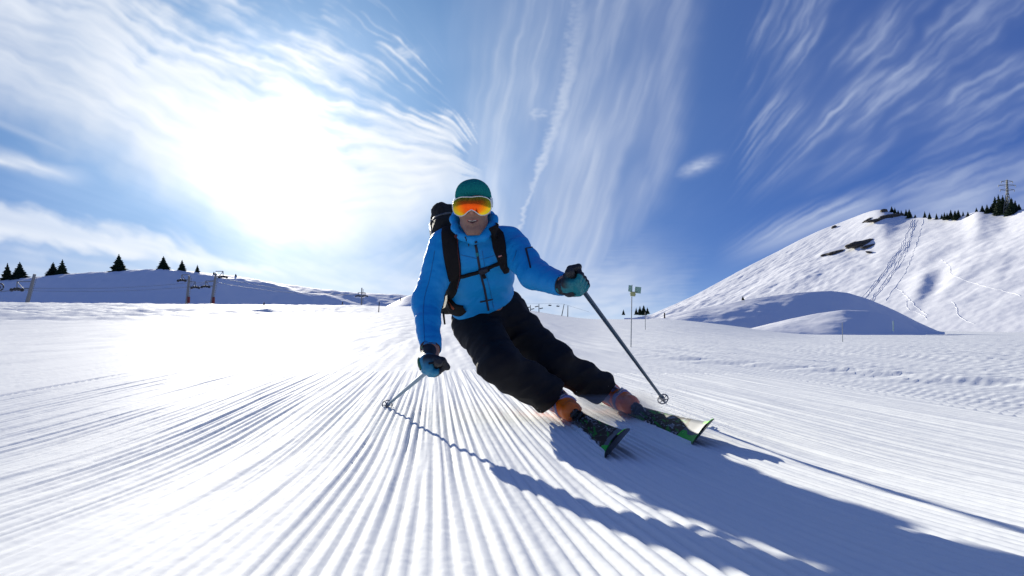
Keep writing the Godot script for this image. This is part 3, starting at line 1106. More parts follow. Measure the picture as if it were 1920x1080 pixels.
func head_basis(_at: Vector3) -> Basis:
	var up := Vector3(-0.03, 0.995, 0.02).normalized()
	var out := Vector3(-0.03, -0.16, 1.0)
	out = (out - up * up.dot(out)).normalized()
	out = (out + up * -0.10).normalized()
	var x := up.cross(out).normalized()
	return Basis(x, out.cross(x), out)

func head_field(p: Vector3) -> float:
	var q := Vector3(absf(p.x), p.y, p.z)
	# cranium, then the face tapering to the chin
	var e := Vector3(p.x / 0.078, (p.y - 0.028) / 0.098, (p.z + 0.010) / 0.098)
	var d := (e.length() - 1.0) * 0.085
	var f := Vector3(p.x / 0.061, (p.y + 0.038) / 0.088, (p.z - 0.022) / 0.078)
	d = smin(d, (f.length() - 1.0) * 0.072, 0.03)
	d = smin(d, capsule(q, Vector3(0.012, -0.112, 0.066), Vector3(0.0, -0.112, 0.070), 0.020, 0.022), 0.025)   # chin
	d = smin(d, capsule(q, Vector3(0.043, -0.076, 0.012), Vector3(0.014, -0.110, 0.058), 0.018, 0.017), 0.03)  # jaw
	d = smin(d, capsule(q, Vector3(0.038, -0.022, 0.066), Vector3(0.046, -0.030, 0.050), 0.020, 0.02), 0.025)  # cheeks
	d = smin(d, capsule(p, Vector3(0, 0.030, 0.088), Vector3(0, -0.022, 0.109), 0.010, 0.0125), 0.014)          # nose
	d = smin(d, capsule(q, Vector3(0.0, -0.028, 0.103), Vector3(0.013, -0.029, 0.096), 0.009, 0.0075), 0.008)
	d = smin(d, capsule(q, Vector3(0.074, 0.025, -0.012), Vector3(0.072, -0.025, -0.008), 0.011, 0.008), 0.01)  # ears
	var arc := q.x * 0.20
	d = smin(d, capsule(q, Vector3(0.0, -0.058, 0.096), Vector3(0.024, -0.0575, 0.084), 0.0060, 0.0035), 0.006)  # upper lip
	d = smin(d, capsule(q, Vector3(0.0, -0.080, 0.094), Vector3(0.022, -0.074, 0.083), 0.0070, 0.0035), 0.006)   # lower lip
	d = maxf(d, -capsule(q, Vector3(0.0, -0.0695, 0.103), Vector3(0.021, -0.0655, 0.092), 0.0062, 0.0030))        # open smile
	d = smin(d, capsule(p, Vector3(0, -0.09, -0.02), Vector3(0, -0.135, -0.035), 0.050, 0.045), 0.03)             # neck
	return d

func make_headwear(o: Node3D, skull: Vector3, _axis: Vector3) -> void:
	var hb := head_basis(skull)
	var t := Transform3D(hb, skull - o.position)
	# ribbed knitted beanie
	var rows := []
	for j in 40:
		var v := float(j) / 39.0
		var row := PackedVector3Array()
		for i in 176:
			var w := TAU * i / 176.0
			var el := v * PI * 0.5
			var rib := 0.5 + 0.5 * cos(w * 44.0)
			var r := cos(pow(v, 1.25) * PI * 0.5)
			var y := 0.036 + 0.098 * pow(sin(el), 0.92) + 0.004 * sin(w * 3.0) * (1.0 - v)
			var wob := 1.0 + 0.012 * sin(j * 1.45) * 0.35 + 0.02 * sin(w * 2.0 + 0.5) + 0.035 * rib * (0.35 + 0.65 * r) - 0.01
			var tuck := -0.045 * smoothstep(0.12, 0.0, v)
			row.append(Vector3(sin(w) * 0.0865 * (r + tuck * r) * wob, y - 0.022 * cos(w) * -0.6 * (1.0 - v) - 0.008 * (1.0 - v) * (1.0 - cos(w)), cos(w) * 0.106 * (r + tuck * r) * wob - 0.008))
		rows.append(row)
	var hat := part("beanie", sheet(rows, true), M.knit, o)
	hat.transform = t
	# goggles: one curved mirror lens in a thin pale frame, with a strap round the hat
	var g := Node3D.new()
	g.name = "goggles"
	o.add_child(g, true)
	g.transform = t
	var outline := func(a: float) -> Vector2:
		var c := cos(a)
		var s := sin(a)
		var x := 0.0885 * signf(c) * pow(absf(c), 0.62)
		var y := (0.0415 if s > 0 else 0.0500) * signf(s) * pow(absf(s), 0.72)
		if s < 0:                                   # notch over the nose
			y += 0.031 * exp(-pow(x / 0.029, 2.0)) * pow(-s, 1.5)
		else:
			y -= 0.004 * exp(-pow(x / 0.03, 2.0))
		return Vector2(x, y)
	var curve_z := func(p: Vector2) -> float:
		return 0.131 - pow(absf(p.x) / 0.100, 2.2) * 0.060 - pow(absf(p.y) / 0.06, 2.0) * 0.010
	var lens_rows := []
	var tints := []
	for k in 15:
		var row := PackedVector3Array()
		var tint := PackedColorArray()
		for i in 96:
			var q: Vector2 = outline.call(TAU * i / 96.0) * (float(k) / 14.0)
			row.append(Vector3(q.x, q.y + 0.004, curve_z.call(q)))
			var rim := Vector2(q.x / 0.088, (q.y + 0.004) / 0.05)
			var c := Color(0.95, 0.105, 0.004).lerp(Color(0.98, 0.36, 0.006), smoothstep(0.30, 0.90, absf(rim.x) + 0.25 * -rim.y))
			c = c.lerp(Color(0.80, 0.62, 0.02), smoothstep(0.72, 1.05, rim.length() - 0.12 * rim.y))
			c = c.lerp(Color(0.22, 0.27, 0.02), smoothstep(0.30, 0.80, rim.y) * 0.9)
			tint.append(c)
		lens_rows.append(row)
		tints.append(tint)
	part("lens", sheet(lens_rows, true, false, tints), M.lens, g)
	var ring := pen()
	var pts := []
	for i in 97:
		var q: Vector2 = outline.call(TAU * i / 96.0) * 1.012
		pts.append(Vector3(q.x, q.y + 0.004, curve_z.call(q) - 0.0005))
	tube(ring, pts, [0.0023], 8)
	part("frame", done(ring), M.white_plastic, g)
	var skirt := []
	for k in 4:
		var row := PackedVector3Array()
		for i in 96:
			var q: Vector2 = outline.call(TAU * i / 96.0) * (1.015 - 0.07 * k / 3.0)
			row.append(Vector3(q.x, q.y + 0.004, curve_z.call(q) - 0.003 - 0.036 * k / 3.0))
		skirt.append(row)
	part("face_foam", sheet(skirt, true), M.black_cloth, g)
	var strap := []
	for k in 5:
		var row := PackedVector3Array()
		for i in 60:
			var w := lerpf(1.18, TAU - 1.18, i / 59.0)
			var wide := 0.021
			row.append(Vector3(sin(w) * 0.0935, 0.020 + (k / 4.0 - 0.5) * wide * 2.0, cos(w) * 0.112 - 0.004 + (0.026 if i < 3 or i > 56 else 0.0)) * Vector3(1.0 - 0.01 * absf(k - 2.0), 1, 1))
		strap.append(row)
	part("strap", sheet(strap), M.strap_white, g)

# --- gloves closed round the grip of a pole
func make_glove(o: Node3D, hand: Vector3, wrist: Vector3, axis: Vector3, raised: bool) -> void:
	var up := -axis                                            # the pole runs down from the thumb's end
	var e1 := (hand - wrist)
	e1 = (e1 - up * e1.dot(up)).normalized()
	var e2 := up.cross(e1).normalized()
	if e2.z > 0.0:
		e2 = -e2                                               # the back of the hand is turned to the front
	var list := []
	var back := hand - e2 * 0.030
	list.append([wrist, back - e1 * 0.018, 0.037, 0.034])
	list.append([back - e1 * 0.018 + up * 0.030, back + e1 * 0.014 + up * 0.032, 0.026, 0.021])
	list.append([back - e1 * 0.018 - up * 0.030, back + e1 * 0.012 - up * 0.032, 0.026, 0.021])
	list.append([back - e1 * 0.015, back + e1 * 0.016, 0.030, 0.023])
	var fingers := []
	for k in 4:
		var h := 0.036 - k * 0.0245
		var r: float = [0.0135, 0.0142, 0.0138, 0.0122][k]
		var reach: float = [0.98, 1.04, 1.0, 0.88][k]
		var chain := []
		for a in [-1.05, -0.35, 0.35, 1.05, 1.75, 2.35]:
			var rad := 0.0335 * (1.0 if a < 1.2 else 0.94)
			chain.append(hand + up * (h + 0.002 * sin(a * 2.0 + k)) + (e1 * cos(a * reach) + e2 * sin(a * reach)) * rad)
		for i in 5:
			fingers.append([chain[i], chain[i + 1], r * (1.0 - 0.04 * i), r * (1.0 - 0.04 * (i + 1))])
	var thumb := []
	var t0 := back - e1 * 0.025 + up * 0.038 + e2 * 0.016
	var t1 := hand + up * 0.058 + e2 * 0.022 - e1 * 0.012
	var t2 := hand + up * 0.048 + e2 * 0.046 + e1 * 0.012
	thumb.append([t0, t1, 0.019, 0.0165])
	thumb.append([t1, t2, 0.0165, 0.0145])
	var field := func(p: Vector3) -> float:
		var d := bones(p, list, 0.022)
		for k in 4:
			var f := 10.0
			for i in 5:
				var b: Array = fingers[k * 5 + i]
				f = smin(f, capsule(p, b[0], b[1], b[2], b[3]), 0.006)
			d = smin(d, f, 0.0045)
		var th := smin(capsule(p, thumb[0][0], thumb[0][1], thumb[0][2], thumb[0][3]), capsule(p, thumb[1][0], thumb[1][1], thumb[1][2], thumb[1][3]), 0.008)
		d = smin(d, th, 0.006)
		if absf(d) < 0.01:
			d += 0.0014 * fold_n.get_noise_3dv(p * 60.0)
		return d
	var c_main := Color(0.010, 0.20, 0.36) if not raised else Color(0.006, 0.20, 0.23)
	var dark := Color(0.010, 0.010, 0.014)
	var paint := func(p: Vector3) -> Color:
		var q := p - hand
		var x := q.dot(e1)
		var y := q.dot(up)
		var z := q.dot(e2)
		var c := c_main
		c = c.lerp(dark, smoothstep(0.006, 0.014, z))
		c = c.lerp(dark, smoothstep(0.030, 0.036, y) * smoothstep(0.02, -0.03, x))
		c = c.lerp(dark, smoothstep(-0.046, -0.052, x))
		c = c.lerp(dark, smoothstep(-0.036, -0.041, y) * 0.9)
		return c
	var all := list + fingers + thumb
	var g := part("glove", nets(field, bounds(all, 0.012), 0.0036, paint), M.glove, o)
	var cuff := pen()
	var back_dir := (wrist - hand).normalized()
	tube(cuff, [wrist - back_dir * 0.020, wrist, wrist + back_dir * 0.020, wrist + back_dir * 0.045], [0.044, 0.048, 0.044, 0.034], 24)
	part("cuff", done(cuff), M.cuff_red if not raised else M.glove_dark, g)
	# a padded patch on the back of the hand and a band over the knuckles
	var patch := [back - e1 * 0.030 - up * 0.006 - e2 * 0.03, back - e1 * 0.008 - up * 0.004 - e2 * 0.03, back + e1 * 0.016 - e2 * 0.025]
	part("knuckle_pad", band(field, patch, [0.020, 0.030, 0.030, 0.018], 0.006, 12), M.pad_green if not raised else M.glove_dark, g)
	part("wrist_strap", band(field, [wrist + e2 * -0.04 + up * 0.03, wrist + e2 * -0.05, wrist + e2 * -0.04 - up * 0.03], [0.016, 0.016], 0.005, 12), M.pad_green if not raised else M.teal, g)

func make_pole(label: String, hand: Vector3, near: Vector3, tip: Vector3, m: Material) -> void:
	var dir := (tip - hand).normalized()
	var o := thing("ski_pole", label, "ski pole", hand)
	var top := -dir * 0.085
	var full := tip - hand
	var st := pen()
	tube(st, [dir * 0.03, full * 0.45, full * 0.96], [0.0105, 0.0095, 0.0072], 14)
	part("shaft", done(st), m, o)
	st = pen()
	tube(st, [top, top + dir * 0.008, top + dir * 0.02, dir * -0.045, dir * -0.02, dir * 0.01, dir * 0.045, dir * 0.06], [0.012, 0.0195, 0.0205, 0.0165, 0.0175, 0.0165, 0.0155, 0.0115], 16)
	part("grip", done(st), M.rubber, o)
	st = pen()
	var b := frame_of(dir)
	var c := full * 0.945
	var rings := []
	for k in 6:                                        # basket: a ring on spokes
		var w := TAU * k / 6.0
		tube(st, [c, c + (b.x * cos(w) + b.y * sin(w)) * 0.027 - dir * 0.004], [0.0035, 0.0025], 6)
	var loop := []
	for k in 25:
		var w := TAU * k / 24.0
		loop.append(c + (b.x * cos(w) + b.y * sin(w)) * 0.028 - dir * 0.004)
	tube(st, loop, [0.0035], 6)
	tube(st, [c - dir * 0.025, c + dir * 0.012], [0.013, 0.010], 12)
	part("basket", done(st), M.basket, o)
	part("tip", bar(full * 0.955, full, 0.006, 0.002), M.bright_steel, o)
	st = pen()
	var side := b.x
	tube(st, [top + dir * 0.012, top + side * 0.035 + dir * 0.03, side * 0.045 + dir * 0.07, side * 0.03 + dir * 0.085, dir * 0.02 + side * 0.02], [0.0045], 6)
	part("wrist_loop", done(st), M.black_cloth, o)

# --- skis, bindings and boots
func ski_frame(lower_toe: Vector3, lower_tip: Vector3, n: Vector3) -> Basis:
	var f := (lower_tip - lower_toe).normalized()
	n = (n - f * n.dot(f)).normalized()
	return Basis(n.cross(f).normalized(), n, f)             # x across, y out of the top sheet, z to the tip

func ski_image(seed_: int) -> ImageTexture:
	var im := Image.create(64, 1024, false, Image.FORMAT_RGB8)
	var n := noise(seed_, 0.05, 3)
	for y in 1024:
		var u := y / 1023.0                                 # 0 at the tail, 1 at the tip
		for x in 64:
			var k := n.get_noise_2d(x * 0.75 + y * 0.2, y * 0.16)
			var j := n.get_noise_2d(x * 0.9 + 300.0, y * 0.22 - x * 0.6)
			var c := Color(0.09, 0.10, 0.11)
			if absf(k) < 0.05:
				c = Color(0.50, 0.53, 0.56)
			if j > 0.30:
				c = Color(0.05, 0.50, 0.18)
			if j < -0.46:
				c = Color(0.62, 0.64, 0.66)
			var t := smoothstep(0.815, 0.835, u + 0.02 * k)
			var g := Color(0.35, 0.39, 0.44)
			var patch := (x - 44.0) / 64.0 + k * 0.35
			if patch > -0.06:
				g = Color(0.06, 0.74, 0.24)
			if x < 10 and u > 0.9:
				g = Color(0.50, 0.95, 0.30)
			if x > 57:
				g = Color(0.05, 0.50, 0.18)
			c = c.lerp(g, t)
			if absf(u - 0.825 + 0.02 * k) < 0.006:
				c = Color(0.02, 0.02, 0.025)
			im.set_pixel(x, y, c)
	return ImageTexture.create_from_image(im)

func make_ski(label: String, toe: Vector3, b: Basis, tex: Texture2D) -> Node3D:
	var o := thing("ski", label, "ski", toe)
	o.basis = b
	var top := mat(Color.WHITE, 0.6, 0.0, 0.35)
	top.albedo_texture = tex
	var n := 90
	var v := PackedVector3Array()
	var uv := PackedVector2Array()
	var idx := PackedInt32Array()
	var base := []
	for k in n:
		var u := float(k) / (n - 1)
		var z := lerpf(-0.85, 0.92, u)
		var q := (z + 0.05) / 0.85
		var w := (0.0365 + 0.0245 * pow(minf(absf(q), 1.05), 2.0) + (0.006 * q if q > 0 else 0.0))
		if u > 0.955:
			w *= sqrt(maxf(1.0 - pow((u - 0.955) / 0.045, 2.0), 0.0)) * 0.72 + 0.28
		if u < 0.02:
			w *= 0.8 + 10.0 * u
		var y := 0.006 * q * q + (0.055 * pow((z - 0.70) / 0.20, 2.0) if z > 0.70 else 0.0)
		var th := lerpf(0.018, 0.009, absf(q))
		var row := PackedVector3Array()
		for c in [[-1.0, 0.35], [-0.93, 0.86], [-0.6, 1.0], [0.0, 1.05], [0.6, 1.0], [0.93, 0.86], [1.0, 0.35]]:
			v.append(Vector3(c[0] * w, y + th * c[1], z))
			uv.append(Vector2(0.5 - c[0] * 0.49, u))
		for c in [[1.0, 0.34], [1.02, 0.0], [0.0, -0.02], [-1.02, 0.0], [-1.0, 0.34]]:
			row.append(Vector3(c[0] * w, y + th * c[1], z))
		base.append(row)
	for k in n - 1:
		for i in 6:
			var a := k * 7 + i
			idx.append_array([a, a + 7, a + 1, a + 1, a + 7, a + 8])
	part("top_sheet", smooth(v, idx, PackedColorArray(), uv), top, o)
	part("base", sheet(base), M.ski_base, o)
	var st := pen()                                          # binding
	box(st, Transform3D(Basis(), Vector3(0, 0.034, 0.005)), Vector3(0.066, 0.036, 0.10), 0.012)
	box(st, Transform3D(Basis(Vector3.RIGHT, -0.5), Vector3(0, 0.052, 0.035)), Vector3(0.05, 0.03, 0.055), 0.01)
	for s in [-1.0, 1.0]:
		box(st, Transform3D(Basis(Vector3.UP, s * 0.4), Vector3(s * 0.032, 0.05, -0.02)), Vector3(0.018, 0.032, 0.05), 0.006)
	part("toe_binding", done(st), M.binding, o)
	st = pen()
	box(st, Transform3D(Basis(), Vector3(0, 0.034, -0.365)), Vector3(0.066, 0.036, 0.12), 0.012)
	box(st, Transform3D(Basis(Vector3.RIGHT, 0.4), Vector3(0, 0.07, -0.36)), Vector3(0.05, 0.06, 0.05), 0.012)
	part("heel_binding", done(st), M.binding, o)
	return o

func make_boot(o: Node3D, toe: Vector3, b: Basis, cuff_top: Vector3, m: Material) -> void:
	# boot in ski axes, sole 0.32 long behind the toe binding
	var t := Transform3D(b, toe)
	var ankle := Vector3(0, 0.115, -0.245)
	var cuff := t.affine_inverse() * cuff_top
	cuff = ankle + (cuff - ankle).normalized() * 0.19
	var list := [
		[Vector3(0, 0.055, -0.31), Vector3(0, 0.060, -0.015), 0.038, 0.048],
		[Vector3(0, 0.075, -0.30), Vector3(0, 0.090, -0.11), 0.042, 0.052],
		[Vector3(0, 0.09, -0.285), ankle.lerp(cuff, 0.25), 0.046, 0.056],
		[ankle, cuff, 0.058, 0.068]]
	var end := cuff
	var along := (cuff - ankle).normalized()
	var field := func(p: Vector3) -> float:
		var d := bones(p, list, 0.035)
		d = maxf(d, 0.032 - p.y)
		var lap := (p - ankle).dot(along)
		if absf(d) < 0.02:
			d -= 0.004 * smoothstep(0.052, 0.058, lap) - 0.003 * smoothstep(0.018, 0.012, absf(p.x - 0.01)) * smoothstep(-0.2, -0.1, p.z)
		d = maxf(d, (p - end).dot(along))
		return d
	var g := part("boot", nets(field, bounds(list, 0.02), 0.0055), m, o)
	g.transform = Transform3D(b, toe - o.position)
	var st := pen()
	box(st, Transform3D(Basis(), Vector3(0, 0.026, -0.175)), Vector3(0.07, 0.016, 0.32), 0.006)
	part("sole", done(st), M.rubber, g)
	for k in 4:                                              # buckled straps round shell and cuff
		var c: Vector3 = [Vector3(0, 0.085, -0.085), Vector3(0, 0.10, -0.16), ankle.lerp(cuff, 0.38), ankle.lerp(cuff, 0.74)][k]
		var ax: Vector3 = Vector3(0, -0.35, 1).normalized() if k < 2 else along
		var fx := Vector3.RIGHT
		var fz := (ax.cross(fx)).normalized()
		var line := []
		for i in 9:
			var w := lerpf(-1.9, 1.9, i / 8.0)
			line.append(c + (fx * sin(w) * 0.085 + fz * cos(w) * (-0.085 if fz.y < 0 and k < 2 else (0.085 if fz.z > 0 else -0.085))) )
		var strap := part("buckle_strap", band(field, line, [0.022, 0.026, 0.022], 0.005, 22), M.buckle, g)
		var mid: Vector3 = line[5]
		for i in 5:
			mid -= slope(field, mid) * float(field.call(mid))
		var nn := slope(field, mid)
		var lever := pen()
		box(lever, Transform3D(Basis(ax, nn, ax.cross(nn)).orthonormalized(), mid + nn * 0.010), Vector3(0.018, 0.007, 0.045), 0.002)
		part("buckle_lever", done(lever), M.bright_steel, strap)
	# a darker liner showing above the cuff
	var liner := pen()
	tube(liner, [cuff - along * 0.03, cuff + along * 0.025], [0.060, 0.056], 20)
	part("liner", done(liner), M.black_cloth, g)

func make_skis(o: Node3D, ankle_r: Vector3, ankle_l: Vector3, knee_r: Vector3, knee_l: Vector3) -> void:
	var lean := Vector3(-0.74, 0.67, 0.0)
	var a0 := at(1081, 799, 3.40)
	var a1 := at(1154, 854, 2.60)
	var b := ski_frame(a0, a1, lean)
	make_ski("ski with black, grey and green top sheet under the orange boot, nearer the camera", a0 + b.x * 0.037, b, ski_image(51))
	make_boot(o, a0 + b.x * 0.037 + b.y * 0.004, b, ankle_r.lerp(knee_r, 0.5), M.boot)
	var c0 := at(1190, 784, 3.68)
	var c1 := at(1299, 826, 2.95)
	var b2 := ski_frame(c0, c1, Vector3(-0.72, 0.69, 0.0))
	make_ski("ski with bright green edge on its tip, outer one on the right, farther back", c0 + b2.x * 0.037, b2, ski_image(57))
	make_boot(o, c0 + b2.x * 0.037 + b2.y * 0.004, b2, ankle_l.lerp(knee_l, 0.5), M.boot)

# --- the pack on the back
func make_backpack(sh_r: Vector3, sh_l: Vector3) -> void:
	var mid := (sh_r + sh_l) * 0.5
	var o := thing("backpack", "black backpack worn on the back of the skier, its lid behind one shoulder", "backpack", mid)
	var ux := (sh_l - sh_r).normalized()
	var uy := (at(888, 440, 3.45) - at(910, 590, 3.72)).normalized()
	uy = (uy - ux * uy.dot(ux)).normalized()
	var uz := ux.cross(uy)                                   # towards the front
	var c := at(868, 500, 3.74)
	var t := Transform3D(Basis(ux, uy, uz), c)
	var inv := t.affine_inverse()
	var field := func(p: Vector3) -> float:
		var q := inv * p
		var e := Vector3(absf(q.x) - 0.105, absf(q.y + 0.02) - 0.19, absf(q.z) - 0.06)
		var d := Vector3(maxf(e.x, 0), maxf(e.y, 0), maxf(e.z, 0)).length() + minf(maxf(e.x, maxf(e.y, e.z)), 0.0) - 0.045
		if absf(d) < 0.03:
			d += 0.008 * fold_n.get_noise_3d(q.x * 7.0, q.y * 11.0, q.z * 7.0)
		return d
	var lid := func(p: Vector3) -> float:
		var q := inv * p
		q = Basis(Vector3.BACK, 0.25) * (q - Vector3(-0.03, 0.245, 0.02))
		var e := Vector3(absf(q.x) - 0.085, absf(q.y) - 0.035, absf(q.z) - 0.07)
		var d := Vector3(maxf(e.x, 0), maxf(e.y, 0), maxf(e.z, 0)).length() + minf(maxf(e.x, maxf(e.y, e.z)), 0.0) - 0.052
		if absf(d) < 0.03:
			d += 0.012 * fold_n.get_noise_3d(q.x * 9.0 + 4.0, q.y * 9.0, q.z * 9.0) + 0.005 * fold_n.get_noise_3d(q.x * 26.0, q.y * 26.0, q.z * 26.0)
		return d
	var sack := part("sack", nets(field, AABB(c - Vector3.ONE * 0.36, Vector3.ONE * 0.72), 0.012), M.pack, o)
	place_in(sack, o)
	var top := part("lid", nets(lid, AABB(c + uy * 0.2 - Vector3.ONE * 0.24, Vector3.ONE * 0.48), 0.008), M.pack, o)
	place_in(top, o)
	var lf := lid
	var zz := part("lid_zip", band(lf, [Vector2(808, 414), Vector2(818, 406), Vector2(832, 401), Vector2(846, 399)], [0.012, 0.012], 0.004, 16), M.zip_grey, top)
	zz = part("side_strap", band(lf, [Vector2(806, 420), Vector2(808, 430), Vector2(813, 440)], [0.018, 0.014], 0.005, 10), M.zip_grey, top)
	# straps lie on the jacket
	var jf := jacket_field
	var s := part("shoulder_strap", band(jf, [Vector2(842, 428), Vector2(842, 440), Vector2(846, 475), Vector2(850, 510), Vector2(847, 540), Vector2(842, 556)], [0.070, 0.076, 0.078, 0.074, 0.066, 0.04], 0.016, 40), M.strap, o)
	place_in(s, o)
	part("piping", band(jf, [Vector2(857, 440), Vector2(859, 475), Vector2(862, 510), Vector2(858, 540)], [0.005, 0.005], 0.014, 30), M.piping, s)
	s = part("shoulder_strap", band(jf, [Vector2(926, 424), Vector2(930, 434), Vector2(938, 465), Vector2(944, 490), Vector2(949, 508)], [0.060, 0.066, 0.066, 0.056, 0.032], 0.016, 34), M.strap, o)
	place_in(s, o)
	part("label_patch", band(jf, [Vector2(937, 481), Vector2(945, 478)], [0.010, 0.008], 0.0185, 5), M.patch, s)
	s = part("chest_strap", band(jf, [Vector2(858, 519), Vector2(880, 514), Vector2(902, 507), Vector2(925, 497), Vector2(943, 491)], [0.019, 0.017, 0.016, 0.018], 0.008, 34, 0.006), M.strap, o)
	place_in(s, o)
	part("buckle", band(jf, [Vector2(897, 508), Vector2(906, 506), Vector2(916, 502)], [0.026, 0.034, 0.024], 0.016, 8, 0.004), M.zip, s)
	part("strap_end", band(jf, [Vector2(904, 508), Vector2(906, 515), Vector2(909, 521)], [0.020, 0.016], 0.006, 8), M.strap, s)
	var bf := both_field
	s = part("hip_belt", band(bf, [Vector2(833, 562), Vector2(845, 575), Vector2(858, 582), Vector2(872, 578)], [0.085, 0.095, 0.075, 0.035], 0.014, 20), M.strap, o)
	place_in(s, o)
	part("pocket_zip", band(bf, [Vector2(844, 563), Vector2(849, 571), Vector2(855, 578)], [0.013, 0.013], 0.019, 10), M.orange_trim, s)
	s = part("dangling_strap", bar(at(831, 585, 3.60), at(834, 608, 3.58), 0.006, 0.005), M.strap, o)
	place_in(s, o)

# ------------------------------------------------------------------ rocks and tracks on the mountain, spray round the skis
func down_on(m: ArrayMesh) -> Callable:           # where the line of sight through a pixel meets that sheet
	var v: PackedVector3Array = m.surface_get_arrays(0)[Mesh.ARRAY_VERTEX]
	var rows := 150 + 14
	var cols := v.size() / rows
	var inv := view.affine_inverse()
	return func(x: float, y: float) -> Vector3:
		# rows follow one bearing each, so look along the column
		var best := Vector3.ZERO
		var i := 0
		var gap := 1e9
		for k in cols:
			var q: Vector3 = inv * v[100 * cols + k]
			var px := 960.0 - FOCAL * q.x / q.z
			if absf(px - x) < gap:
				gap = absf(px - x)
				i = k
		gap = 1e9
		for j in range(3, 152):
			var q: Vector3 = inv * v[j * cols + i]
			var py := 540.0 + FOCAL * q.y / q.z
			if absf(py - y) < gap:
				gap = absf(py - y)
				best = v[j * cols + i]
		return best

func make_rocks(m: ArrayMesh) -> void:
	var find := down_on(m)
	for a in [
		[1616.0, 457.0, Vector3(6.6, 1.25, 2.6), Vector3(8, 0, 12), "largest dark rock slab in the middle of the mountain slope"],
		[1632.0, 461.0, Vector3(3.6, 0.5, 1.6), Vector3(8, 0, 14), "thin rock ledge just below and right of the largest slab"],
		[1570.0, 472.0, Vector3(4.4, 0.65, 2.0), Vector3(8, 0, 13), "long rock ledge left of and below the largest slab"],
		[1548.0, 478.0, Vector3(2.0, 0.4, 1.2), Vector3(8, 0, 16), "small rock at the left end of the slope's rock band"],
		[1632.0, 474.0, Vector3(1.6, 0.4, 1.0), Vector3(8, 0, -10), "tiny rock below the slabs, right on the snow"],
		[1649.0, 412.0, Vector3(5.4, 0.6, 2.0), Vector3(8, 0, 10), "rock ledge under the summit, left of the crack"],
		[1672.0, 405.0, Vector3(5.2, 0.8, 2.0), Vector3(8, 0, 8), "rock ledge under the summit, right of the crack"],
		[1626.0, 413.0, Vector3(2.2, 0.5, 1.2), Vector3(8, 0, 30), "small rock left of the summit ledges"],
		[1658.0, 396.0, Vector3(1.4, 1.0, 1.2), Vector3(0, 0, 0), "dark rock at the very top of the summit"],
		[1564.0, 427.0, Vector3(1.2, 0.9, 1.0), Vector3(0, 0, 30), "lone rock near the skyline on the left shoulder"]]:
		var where: Vector3 = find.call(a[0], a[1])
		rock(a[4], where + Vector3(0, 0.0, 0.3), a[2], a[3], 200 + int(a[0]))

func make_tracks(m: ArrayMesh) -> void:
	var find := down_on(m)
	var rng := RandomNumberGenerator.new()
	rng.seed = 8
	var lines := []
	for k in 9:                                  # old runs down the gully
		var o := rng.randf_range(-26.0, 26.0)
		var list := []
		for q in [[1722.0, 412.0], [1712.0, 440.0], [1704.0, 462.0], [1690.0, 485.0], [1672.0, 515.0], [1650.0, 545.0], [1632.0, 566.0]]:
			list.append(Vector2(q[0] + o * (0.4 + 0.6 * (q[1] - 400.0) / 166.0) + rng.randf_range(-2.5, 2.5), q[1]))
		lines.append([list, 40])
	lines.append([[Vector2(1765, 488), Vector2(1780, 500), Vector2(1782, 514), Vector2(1815, 527), Vector2(1850, 538), Vector2(1890, 548), Vector2(1915, 556)], 60])
	lines.append([[Vector2(1680, 540), Vector2(1692, 550), Vector2(1706, 566), Vector2(1720, 580), Vector2(1735, 590)], 30])
	lines.append([[Vector2(1696, 565), Vector2(1697, 575), Vector2(1706, 583), Vector2(1722, 588), Vector2(1735, 598)], 30])
	lines.append([[Vector2(1780, 565), Vector2(1790, 575), Vector2(1792, 590), Vector2(1806, 600), Vector2(1826, 608)], 30])
	for l in lines:
		var st := pen()
		var pts := []
		var last := Vector3.ZERO
		for q in spline(l[0], l[1]):
			var wig := 0.5 * sin(q.y * 0.55 + float(l[0][0].x))
			var p: Vector3 = find.call(q.x + wig, q.y)
			if p != Vector3.ZERO and p.distance_to(last) > 1.0:
				pts.append(p + Vector3(0, 0.02, 0))
				last = p
		if pts.size() > 3:
			tube(st, pts, [0.07], 5)
			var o := part("ski_track", done(st), M.hill_snow, self)
			o.set_meta("kind", "structure")
			tag(o, "old ski track running down the snowy mountain slope", "ski track", "old ski tracks on the mountain slope")

